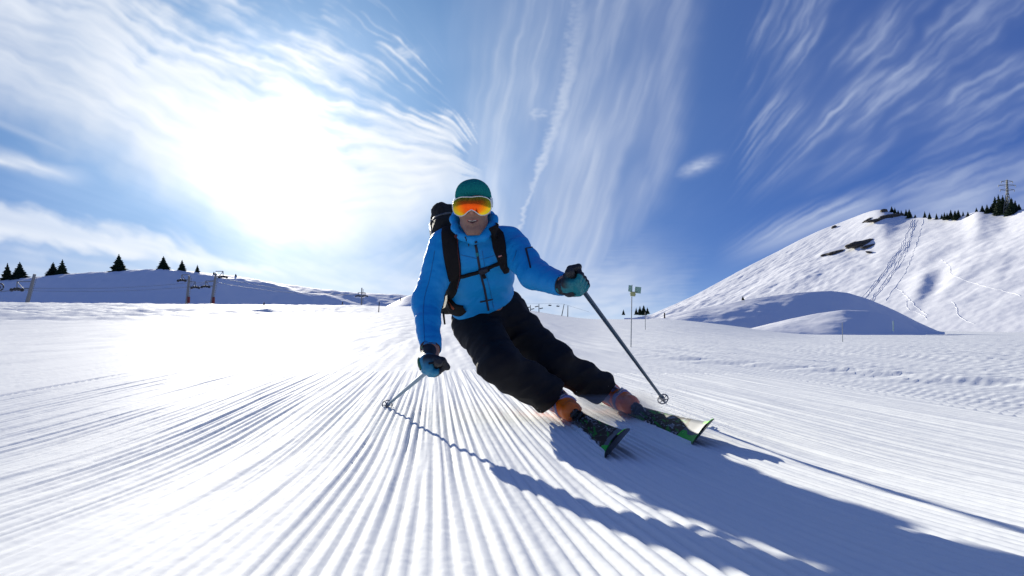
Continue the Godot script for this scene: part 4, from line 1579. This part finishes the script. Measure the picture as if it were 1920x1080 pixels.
func make_spray() -> void:
	# powder thrown up by the edges: fine grains in the air and a thin mist
	var rng := RandomNumberGenerator.new()
	rng.seed = 17
	var flake := SphereMesh.new()
	flake.radius = 0.0013
	flake.height = 0.0026
	flake.radial_segments = 6
	flake.rings = 3
	var places := []
	for src in [[at(1150, 790, 3.75), 0.14, 0.035, 1500], [at(1250, 770, 3.75), 0.10, 0.07, 700], [at(1060, 800, 3.35), 0.16, 0.03, 900], [at(728, 758, 4.0), 0.10, 0.05, 400], [at(1240, 800, 3.4), 0.25, 0.035, 900], [at(1180, 765, 4.0), 0.20, 0.09, 2200], [at(1090, 830, 3.0), 0.16, 0.02, 900]]:
		for k in src[3]:
			var p: Vector3 = src[0] + Vector3(rng.randfn() * src[1], absf(rng.randfn()) * src[2] - 0.01, rng.randfn() * src[1] - 0.05)
			places.append(Transform3D(Basis().scaled(Vector3.ONE * rng.randf_range(0.3, 1.2)), p))
	var mm := MultiMesh.new()
	mm.transform_format = MultiMesh.TRANSFORM_3D
	mm.mesh = flake
	mm.instance_count = places.size()
	for k in places.size():
		mm.set_instance_transform(k, places[k])
	var o := MultiMeshInstance3D.new()
	o.name = "snow_spray"
	o.multimesh = mm
	o.material_override = M.snow
	add_child(o, true)
	tag(o, "fine white powder thrown up round the boots and pole tips", "snow spray", "", "stuff")
	# the mist of powder itself
	var fog := FogMaterial.new()
	fog.albedo = Color(0.97, 0.98, 1.0)
	fog.density = 2.2
	for a in [[at(1152, 772, 3.74), Vector3(0.42, 0.20, 0.50), "mist of powder thrown over the farther orange boot"], [at(1062, 806, 3.36), Vector3(0.34, 0.10, 0.40), "thin mist of powder along the nearer ski edge"]]:
		var v := FogVolume.new()
		v.name = numbered("powder_mist")
		v.size = a[1]
		v.material = fog
		add_child(v, true)
		v.position = a[0]
		tag(v, a[2], "powder mist", "", "stuff")
	# snow pushed up along the lower edges, in broken crumbs and a low berm
	var berm_n := noise(91, 1.0, 3)
	for a in [[at(1062, 790, 3.62), at(1140, 846, 2.68), 0.016, "low berm of snow pushed up along the nearer ski"], [at(1172, 775, 3.9), at(1288, 824, 3.0), 0.014, "low berm of snow pushed up along the farther ski"]]:
		var st := pen()
		var pts := []
		var radii := []
		for k in 40:
			var u := k / 39.0
			var p: Vector3 = (a[0] as Vector3).lerp(a[1], u) + Vector3(-0.012, 0, 0)
			p.y = ground(p.x, -p.z) + 0.002
			pts.append(p + Vector3(berm_n.get_noise_1d(k * 0.9) * 0.010, 0, 0))
			radii.append(maxf(0.003, float(a[2]) * (0.8 + 0.9 * berm_n.get_noise_1d(k * 1.7 + 50.0)) * sin(PI * clampf(u * 0.93 + 0.05, 0.0, 1.0))))
		tube(st, pts, radii, 9)
		var b := struct("snow_berm", done(st), M.snow)
		tag(b, a[3], "snow")

func make_materials() -> void:
	var snow_fine := noise_tex(0.02, 512, 71, true, 3.0)
	M.snow = tri_normal(mat(lin(0.85, 0.87, 0.855), 0.74, 0.0, 0.10), snow_fine, 0.6, 0.20)
	M.hill_snow = tri_normal(mat(lin(0.88, 0.885, 0.89), 0.75, 0.0, 0.3), snow_fine, 0.035, 0.25)
	var weave := noise_tex(0.12, 256, 72, true, 2.0)
	M.jacket = tri_normal(mat(lin(0.003, 0.28, 0.66), 0.55, 0.0, 0.4), weave, 6.0, 0.18)
	M.jacket_dark = mat(lin(0.002, 0.17, 0.42), 0.6)
	M.trousers = tri_normal(mat(lin(0.010, 0.010, 0.013), 0.75, 0.0, 0.3), weave, 6.0, 0.2)
	M.skin = mat(Color.WHITE, 0.5)
	M.skin.vertex_color_use_as_albedo = true
	M.skin.subsurf_scatter_enabled = true
	M.skin.subsurf_scatter_strength = 0.15
	M.teeth = mat(lin(0.7, 0.66, 0.58), 0.3)
	M.knit = tri_normal(mat(lin(0.010, 0.215, 0.19), 0.9, 0.0, 0.2), weave, 9.0, 0.5)
	M.lens = mat(Color.WHITE, 0.09, 0.85)
	M.lens.vertex_color_use_as_albedo = true
	M.white_plastic = mat(lin(0.75, 0.76, 0.70), 0.35)
	M.strap_white = mat(lin(0.62, 0.70, 0.68), 0.8)
	M.black_cloth = mat(lin(0.015, 0.015, 0.017), 0.85, 0.0, 0.3)
	M.zip = mat(lin(0.012, 0.014, 0.025), 0.6)
	M.zip_grey = mat(lin(0.10, 0.10, 0.11), 0.6)
	M.teal = mat(lin(0.01, 0.22, 0.24), 0.6)
	M.glove = mat(Color.WHITE, 0.55)
	M.glove.vertex_color_use_as_albedo = true
	M.glove_dark = mat(lin(0.014, 0.016, 0.022), 0.65)
	M.cuff_red = mat(lin(0.05, 0.018, 0.022), 0.8)
	M.pad_green = mat(lin(0.012, 0.11, 0.06), 0.55)
	M.rubber = mat(lin(0.02, 0.02, 0.022), 0.6)
	M.pole_blue = mat(lin(0.16, 0.26, 0.34), 0.35, 0.3)
	M.pole_dark = mat(lin(0.035, 0.075, 0.12), 0.32, 0.3)
	M.basket = mat(lin(0.22, 0.23, 0.25), 0.5)
	M.bright_steel = mat(lin(0.55, 0.56, 0.58), 0.3, 0.9)
	M.ski_base = mat(lin(0.012, 0.012, 0.014), 0.4)
	M.binding = mat(lin(0.018, 0.022, 0.022), 0.45)
	M.boot = mat(lin(0.80, 0.16, 0.012), 0.38)
	M.buckle = mat(lin(0.24, 0.24, 0.42), 0.45)
	M.pack = tri_normal(mat(lin(0.022, 0.021, 0.020), 0.8, 0.0, 0.3), weave, 6.0, 0.4)
	M.strap = tri_normal(mat(lin(0.014, 0.012, 0.012), 0.85, 0.0, 0.3), weave, 9.0, 0.5)
	M.piping = mat(lin(0.09, 0.012, 0.012), 0.7)
	M.patch = mat(lin(0.6, 0.25, 0.22), 0.6)
	M.orange_trim = mat(lin(0.42, 0.06, 0.012), 0.6)
	M.needles = [mat(lin(0.022, 0.042, 0.020), 0.8, 0.0, 0.3), mat(lin(0.018, 0.036, 0.020), 0.8, 0.0, 0.3), mat(lin(0.030, 0.046, 0.020), 0.8, 0.0, 0.3)]
	M.bark = mat(lin(0.07, 0.05, 0.035), 0.9)
	M.rock = tri_normal(mat(lin(0.085, 0.075, 0.060), 0.9), noise_tex(0.02, 256, 73, true, 8.0), 0.12, 0.8)
	M.steel = mat(lin(0.20, 0.21, 0.22), 0.55, 0.2)
	M.dark_steel = mat(lin(0.05, 0.055, 0.06), 0.6, 0.2)
	M.red_paint = mat(lin(0.16, 0.02, 0.02), 0.6)
	M.pylon = mat(lin(0.20, 0.21, 0.19), 0.6, 0.2)
	M.cable = mat(lin(0.10, 0.11, 0.13), 0.6)
	M.pole_grey = mat(lin(0.30, 0.32, 0.30), 0.6)
	M.plate = mat(lin(0.28, 0.45, 0.34), 0.5)
	M.plate_yellow = mat(lin(0.42, 0.42, 0.16), 0.5)
	M.post = mat(lin(0.06, 0.045, 0.035), 0.8)

func ridge_far(px: float) -> float:
	var rise := curve([1170.0, -0.003, 1250.0, 0.018, 1400.0, 0.077, 1540.0, 0.130, 1640.0, 0.158, 1700.0, 0.153, 1780.0, 0.149, 1840.0, 0.157, 1920.0, 0.160, 2150.0, 0.19, 2500.0, 0.205], px)
	return 73.0 / (0.45 * (px - 960.0) / FOCAL + 0.12 - rise)

func _ready() -> void:
	# ---- camera, sky, sun, exposure
	var cam := Camera3D.new()
	cam.name = "camera"
	var pitch := atan(60.0 / FOCAL)
	cam.transform = Transform3D(Basis(Vector3.RIGHT, pitch), EYE)
	view = cam.transform
	cam.fov = rad_to_deg(2.0 * atan(540.0 / FOCAL))
	cam.near = 0.05
	cam.far = 9000.0
	add_child(cam)
	var az := deg_to_rad(-20.0)
	var el := deg_to_rad(13.5)
	sun_towards = Vector3(sin(az) * cos(el), sin(el), -cos(az) * cos(el))
	glare_towards = (view.basis * Vector3((525.0 - 960.0) / FOCAL, (540.0 - 325.0) / FOCAL, -1.0)).normalized()
	var env := Environment.new()
	env.volumetric_fog_enabled = true          # for the powder in the air only
	env.volumetric_fog_density = 0.0
	env.background_mode = Environment.BG_SKY
	env.tonemap_mode = Environment.TONE_MAPPER_LINEAR
	env.tonemap_exposure = EXPOSURE
	env.sdfgi_enabled = true
	env.ssao_enabled = true
	env.ssil_enabled = true
	var sky := Sky.new()
	var pano := PanoramaSkyMaterial.new()
	pano.panorama = make_sky()
	sky.sky_material = pano
	env.sky = sky
	var we := WorldEnvironment.new()
	we.name = "environment"
	we.environment = env
	add_child(we)
	var sun := DirectionalLight3D.new()
	sun.name = "sun"
	sun.light_energy = 1.6
	sun.light_color = Color(1.0, 0.975, 0.915)
	sun.light_angular_distance = 0.5
	sun.shadow_enabled = true
	add_child(sun)
	sun.look_at_from_position(sun_towards * 50.0, Vector3.ZERO)
	make_materials()
	# ---- the snow
	make_ground(M.snow)
	var hn := noise(61, 1.0, 4)
	var left_ridge := [-260.0, 565.0, 250.0, -60.0, 535.0, 250.0, 40.0, 522.0, 250.0, 160.0, 512.0, 252.0, 200.0, 509.0, 252.0, 245.0, 505.5, 252.0, 290.0, 506.0, 252.0, 350.0, 509.0, 258.0, 400.0, 514.0, 265.0, 480.0, 524.0, 280.0, 560.0, 538.0, 300.0, 640.0, 548.0, 320.0, 700.0, 551.0, 330.0, 745.0, 552.5, 340.0, 800.0, 560.0, 350.0, 880.0, 590.0, 350.0]
	tag(struct("shaded_hill", hill(left_ridge, [-260.0, 195.0, 350.0, 200.0, 880.0, 285.0], 40, 300, -1.0, func(px: float, t: float, p: Vector3) -> float:
		return hn.get_noise_2d(p.x * 0.03, p.z * 0.03) * 1.0 * smoothstep(1.15, 0.8, t) + hn.get_noise_2d(p.x * 0.2, p.z * 0.1) * 0.25), M.hill_snow), "long snow hill lying in blue shade behind the lift", "hill")
	var mound := [700.0, 588.0, 210.0, 715.0, 579.0, 205.0, 760.0, 556.0, 200.0, 800.0, 545.0, 200.0, 860.0, 552.0, 200.0, 930.0, 575.0, 200.0, 990.0, 595.0, 200.0]
	tag(struct("snow_mound", hill(mound, [700.0, 188.0, 990.0, 178.0], 20, 80, 0.8, func(_px: float, _t: float, _p: Vector3) -> float: return 0.0), M.hill_snow), "low snow mound half hidden behind the skier", "hill")
	var big := []
	var foot_line := []
	var skyline := [1170.0, 604.0, 1215.0, 592.0, 1250.0, 577.0, 1300.0, 555.0, 1350.0, 528.0, 1400.0, 501.0, 1450.0, 476.0, 1500.0, 450.0, 1540.0, 431.0, 1580.0, 416.0, 1620.0, 400.0, 1645.0, 392.0, 1662.0, 391.0, 1685.0, 402.0, 1720.0, 406.5, 1780.0, 408.0, 1812.0, 404.0, 1838.0, 394.0, 1855.0, 398.0, 1890.0, 400.0, 1920.0, 392.0, 2000.0, 372.0, 2150.0, 350.0, 2500.0, 330.0]
	for k in range(0, skyline.size(), 2):     # the face climbs to the right more than it climbs away
		big.append_array([skyline[k], skyline[k + 1], ridge_far(skyline[k])])
		foot_line.append_array([skyline[k], 73.0 / (0.45 * (skyline[k] - 960.0) / FOCAL + 0.12)])
	var slope_mesh := hill(big, foot_line, 150, 380, 1.0, func(px: float, t: float, p: Vector3) -> float:
		var inner := sin(clampf(t, 0.0, 1.0) * PI)
		var b := hn.get_noise_2d(p.x * 0.022, p.z * 0.022) * 1.5 * inner
		var rough := smoothstep(1720.0, 1480.0, px - t * 40.0) * smoothstep(0.0, 0.3, t)
		b += rough * (hn.get_noise_2d(p.x * 0.10, p.z * 0.10) * 0.28 + hn.get_noise_2d(p.x * 0.35, p.z * 0.25) * 0.14 + hn.get_noise_2d(p.x * 0.9, p.z * 0.6) * 0.13) * smoothstep(1.05, 0.9, t)
		b += hn.get_noise_2d(p.x * 0.3, p.z * 0.25) * 0.10 * smoothstep(1.05, 0.9, t)
		# a gully with old tracks, and a rounded hollow below it
		var gully := 1745.0 - (1.0 - t) * 130.0
		b -= 0.45 * exp(-pow((px - gully) / 34.0, 2.0)) * inner
		b += 0.8 * exp(-pow((px - 1728.0 + (0.30 - t) * 90.0) / 18.0, 2.0) - pow((t - 0.30) / 0.12, 2.0))
		b -= 0.85 * exp(-pow((px - 1758.0 + (0.30 - t) * 150.0 + absf(t - 0.3) * 60.0) / 20.0, 2.0) - pow((t - 0.28) / 0.16, 2.0))
		return b)
	tag(struct("snowy_mountain_slope", slope_mesh, M.hill_snow), "large sunlit snow mountain slope on the right with tracks and rocks", "hill")
	var knoll := [1215.0, 606.0, 128.0, 1250.0, 590.0, 128.0, 1300.0, 580.0, 128.0, 1350.0, 572.0, 130.0, 1390.0, 563.0, 130.0, 1440.0, 555.0, 130.0, 1500.0, 548.0, 130.0, 1555.0, 545.0, 130.0, 1590.0, 549.0, 130.0, 1630.0, 561.0, 130.0, 1680.0, 583.0, 130.0, 1720.0, 604.0, 130.0, 1770.0, 626.0, 130.0]
	tag(struct("snow_knoll", hill(knoll, [1215.0, 118.0, 1400.0, 112.0, 1555.0, 110.0, 1770.0, 120.0], 36, 150, 0.75, func(_px: float, t: float, p: Vector3) -> float:
		return hn.get_noise_2d(p.x * 0.12, p.z * 0.12) * 0.25 * smoothstep(1.1, 0.7, t) + hn.get_noise_2d(p.x * 0.5, p.z * 0.4) * 0.02), M.hill_snow), "smooth snow knoll with a shaded flank at the foot of the slope", "hill")
	var knoll2 := [1380.0, 622.0, 96.0, 1430.0, 610.0, 96.0, 1480.0, 598.0, 96.0, 1530.0, 588.0, 96.0, 1580.0, 581.0, 96.0, 1630.0, 583.0, 96.0, 1670.0, 592.0, 96.0, 1700.0, 606.0, 96.0, 1735.0, 628.0, 96.0]
	var k2 := struct("snow_knoll", hill(knoll2, [1380.0, 90.0, 1580.0, 82.0, 1725.0, 90.0], 30, 110, 0.7, func(_px: float, t: float, p: Vector3) -> float:
		return hn.get_noise_2d(p.x * 0.15, p.z * 0.15) * 0.12 * smoothstep(1.1, 0.7, t) + hn.get_noise_2d(p.x * 0.8, p.z * 0.5) * 0.01), M.hill_snow)
	tag(k2, "nearer rounded snow knoll in blue shade before the larger one", "hill")
	# ---- trees on the left hill
	for k in 4:
		tree_shapes.append(conifer_shape(100 + k, [0.38, 0.50, 0.33, 0.46][k], [0.25, 0.18, 0.3, 0.35][k]))
		tree_protos.append(null)
	var rng := RandomNumberGenerator.new()
	rng.seed = 5
	for a in [
		[13.0, 527.0, 32.0, 2, 250.0, "slim dark conifer with thin top at the left end of the hill"],
		[36.0, 525.0, 32.0, 1, 249.0, "broad dark conifer right beside the slim one at the hill's left end"],
		[99.0, 518.0, 25.0, 1, 251.0, "shorter, wider conifer of the pair on the hill crest"],
		[116.0, 518.0, 30.0, 0, 250.0, "taller, darker conifer of the pair on the hill crest"],
		[222.0, 512.0, 34.0, 3, 250.0, "largest lone conifer on the hill, ragged drooping boughs"],
		[306.0, 508.0, 26.0, 1, 252.0, "wide bushy conifer right of the largest lone one"],
		[341.0, 509.0, 21.0, 0, 254.0, "smaller pointed conifer above the first pair of lift pylons"],
		[370.0, 510.0, 13.0, 2, 258.0, "tiny conifer sapling on the hill crest above the lift"],
		[401.0, 516.0, 6.5, 1, 262.0, "lowest dark bush-like conifer on the hill above the right pylon"],
		[442.0, 520.5, 7.0, 1, 270.0, "tiny squat conifer alone on the falling hill crest"]]:
		conifer(a[5], at(a[0], a[1], a[4]), a[2] / FOCAL * a[4] * 1.06, a[3], "conifers along the left hill", rng, 1.3)
	# ---- the trees by the foot of the mountain
	for a in [
		[1169.0, 590.0, 10.0, 0, "small dark conifer alone on the skyline left of the sign"],
		[1193.0, 589.5, 13.0, 2, "left narrow conifer of the clump at the mountain foot"],
		[1200.0, 589.5, 16.0, 0, "second conifer of the clump at the mountain foot"],
		[1207.0, 589.5, 17.5, 1, "tallest conifer in the middle of the clump at the mountain foot"],
		[1214.0, 588.0, 12.0, 3, "right sloping conifer of the clump at the mountain foot"]]:
		conifer(a[4], at(a[0], a[1], 240.0), a[2] / FOCAL * 240.0, a[3], "conifers at the foot of the mountain", rng, 1.05)
	conifer("tiny sapling alone on the snow knoll", at(1393, 562.5, 128.0), 0.8, 2, "", rng, 1.3)
	# ---- the trees on the right ridge: pixel, height
	var order := 0
	var counted := {}
	for a in [
		[1672.0, 396.0, 9.0, 1], [1678.0, 399.0, 10.0, 0], [1684.0, 402.0, 8.0, 1], [1690.0, 404.0, 10.0, 2], [1699.0, 406.0, 14.0, 0], [1705.0, 407.0, 15.0, 3], [1716.0, 407.0, 5.0, 1],
		[1734.0, 408.0, 12.0, 2], [1743.0, 408.5, 10.0, 0], [1756.0, 409.0, 9.0, 2], [1766.0, 410.0, 9.0, 0], [1771.0, 410.0, 12.0, 2], [1776.0, 410.0, 11.0, 0], [1783.0, 410.0, 17.0, 0], [1791.0, 410.0, 15.0, 1], [1797.0, 410.0, 17.0, 3], [1806.0, 409.0, 13.0, 2], [1815.0, 406.0, 9.0, 1],
		[1831.0, 399.0, 10.0, 0], [1842.0, 398.0, 13.0, 1], [1851.0, 400.0, 17.0, 0], [1857.0, 401.0, 14.0, 3], [1866.0, 402.0, 34.0, 0], [1873.0, 402.0, 37.0, 2], [1881.0, 402.0, 36.0, 3], [1889.0, 402.0, 34.0, 0], [1897.0, 401.0, 30.0, 1], [1904.0, 399.0, 24.0, 0], [1911.0, 397.0, 15.0, 1]]:
		var spot := "%s conifer from the left in the row along the ridge saddle"
		var grp := "conifers on the right ridge"
		if a[0] < 1720.0:
			spot = "%s dark conifer from the left beside the rocky summit"
			grp = "conifers beside the rocky summit"
		elif a[0] > 1860.0:
			spot = "%s tall conifer from the left in the grove at the power pylon"
			grp = "conifers of the grove by the power pylon"
		elif a[0] > 1825.0:
			spot = "%s low conifer from the left of those just before the pylon grove"
			grp = "low conifers left of the grove"
		counted[grp] = int(counted.get(grp, 0)) + 1
		spot = spot % ["first", "second", "third", "fourth", "fifth", "sixth", "seventh", "eighth", "ninth", "tenth", "eleventh", "twelfth"][counted[grp] - 1]
		order += 1
		conifer(spot, at(a[0], a[1] + 1.5, ridge_far(a[0]) + (order % 3) * 2.5), (a[2] + 2.0) / FOCAL * ridge_far(a[0]), a[3], grp, rng, 1.0)
	power_pylon(at(1890, 403, ridge_far(1890.0) + 2.0), 67.0 / FOCAL * ridge_far(1890.0))
	# ---- rocks that stick out of the slope
	make_rocks(slope_mesh)
	make_tracks(slope_mesh)
	# ---- lifts
	lift_pylon("grey leaning lift pylon at the far left with one wheel arm", at(47, 574, 150.0), at(65, 514, 150.0), [[0.54, -2.9, 1.05], ], false, 0.42)
	lift_pylon("dark lift pylon with two wheel arms and red box, left of a pair", at(349, 572, 165.0), at(355, 517, 165.0), [[0.86, -1.7, 0.8], [0.62, 1.7, 0.8]], true, 0.34)
	lift_pylon("grey lift pylon with arms at different heights, right of a pair", at(395, 573, 165.0), at(405, 512, 165.0), [[0.90, 1.8, 0.8], [0.60, -2.0, 0.8]], true, 0.34)
	lift_pylon("small distant lift pylon shaped like a cross, left of the skier", at(677.5, 573, 210.0), at(678.5, 539.5, 210.0), [[0.56, -1.1, 0.6], [0.56, 1.1, 0.6]], false, 0.22)
	for a in [[[0.0, 546.0, 145.0], [47.0, 540.0, 150.0], [345.0, 531.0, 165.0], [398.0, 528.0, 166.0], [668.0, 553.0, 210.0]], [[-30.0, 548.0, 148.0], [33.0, 544.0, 150.0], [365.0, 537.0, 165.0], [411.0, 521.0, 166.0], [688.0, 553.0, 210.0]]]:
		var st := pen()
		var pts := []
		for k in a.size() - 1:
			var p := at(a[k][0], a[k][1], a[k][2])
			var q := at(a[k + 1][0], a[k + 1][1], a[k + 1][2])
			for i in 12:
				var u := i / 12.0
				pts.append(p.lerp(q, u) - Vector3(0, (q - p).length() * 0.02 * u * (1.0 - u) * 4.0, 0))
		tube(st, pts, [0.035], 5)
		var c := part("lift_cable", done(st), M.cable, self)
		tag(c, ["upper steel lift cable strung between the left pylons", "lower steel lift cable strung between the left pylons"][mini(taken.lift_cable - 1, 1)], "cable")
	var wheel := thing("bullwheel", "round lift wheel cut by the left edge, beside the leaning pylon", "wheel", at(0, 538, 148.0))
	var st := pen()
	var loop := []
	for k in 25:
		loop.append(Vector3(cos(TAU * k / 24.0) * 0.75, sin(TAU * k / 24.0) * 0.75, 0))
	tube(st, loop, [0.13], 6)
	for k in 3:
		var w := PI * k / 3.0
		tube(st, [Vector3(cos(w), sin(w), 0) * 0.7, Vector3(cos(w), sin(w), 0) * -0.7], [0.06], 5)
	part("rim", done(st), M.dark_steel, wheel)
	part("hanger", bar(Vector3(-0.6, -0.3, 0), Vector3(-3.2, -0.5, 0), 0.14), M.dark_steel, wheel)
	far_lift("skyline lift post with two wheel arms nearest the skier's hip", at(994.5, 591, 110.0), 19.0 / FOCAL * 110.0, 1.0 * 0.35, 0.0, true)
	far_lift("skyline lift post with two wheel arms, second from the skier's hip", at(1010.5, 591, 110.0), 21.0 / FOCAL * 110.0, 0.38, 0.0, true)
	far_lift("leaning bare post on the skyline, tallest of the two without arms", at(1052.5, 591, 110.0), 21.0 / FOCAL * 110.0, 0.0, 0.45, false)
	far_lift("upright bare post on the skyline, right of the leaning one", at(1064.5, 591, 110.0), 18.0 / FOCAL * 110.0, 0.0, 0.03, false)
	for a in [[984.0, 572.0, "dark lift carrier hanging on the skyline, touching the trouser outline"], [1031.0, 572.5, "dark lift carrier on the skyline, left of two beside the leaning post"], [1046.0, 574.0, "dark lift carrier on the skyline, right next to the leaning post"]]:
		var o := thing("lift_carrier", a[2], "lift carrier", at(a[0], a[1], 110.0), "carriers hanging on the far lift")
		var s2 := pen()
		tube(s2, [Vector3(-0.28, 0.02, 0), Vector3(-0.1, 0.0, 0), Vector3(0.14, -0.03, 0), Vector3(0.3, 0.05, 0)], [0.04, 0.10, 0.09, 0.03], 8)
		part("body_shell", done(s2), M.dark_steel, o)
		var s3 := pen()
		tube(s3, [Vector3(0, 0.05, 0), Vector3(0.05, 0.30, 0)], [0.02], 5)
		part("hanger", done(s3), M.dark_steel, o)
	var far_cable := pen()
	tube(far_cable, [at(975, 570, 110.0), at(1031, 569, 110.0), at(1056, 570, 110.0), at(1105, 585, 110.0)], [0.012], 5)
	tag(part("haul_rope", done(far_cable), M.cable, self), "thin haul rope along the far skyline lift posts", "cable")
	# ---- small posts and poles in the snow
	marker("wooden_post", "short brown post in the snow left of the cross shaped pylon", at(494, 575, 90.0), 0.55, 0.10, M.post, 0.08)
	marker("wooden_post", "tiny post just left of the cross shaped lift pylon", at(641, 571, 150.0), 0.6, 0.12, M.post, 0.2)
	marker("wooden_post", "thin wooden post between cross shaped pylon and skier", at(710, 579, 60.0), 0.62, 0.04, M.post, 0.05)
	marker("wooden_post", "small post on the mound beside the skier's sleeve", at(751, 562, 190.0), 0.8, 0.12, M.post)
	marker("snow_pole", "thin pole standing in snow right of the marker sign", at(1210, 614, 38.0), 0.85, 0.018, M.pole_grey)
	marker("snow_pole", "faint thin pole on the flat below the shaded knoll", at(1580, 642, 26.0), 0.75, 0.014, M.pole_grey)
	marker("snow_pole", "pale short pole in front of the nearer knoll's dark flank", at(1675, 616, 78.0), 0.85, 0.05, M.plate)
	marker("wooden_post", "tiny dark stump on the flat left of the knoll", at(1246, 592, 80.0), 0.35, 0.09, M.post)
	piste_sign()
	make_skier()
	make_spray()
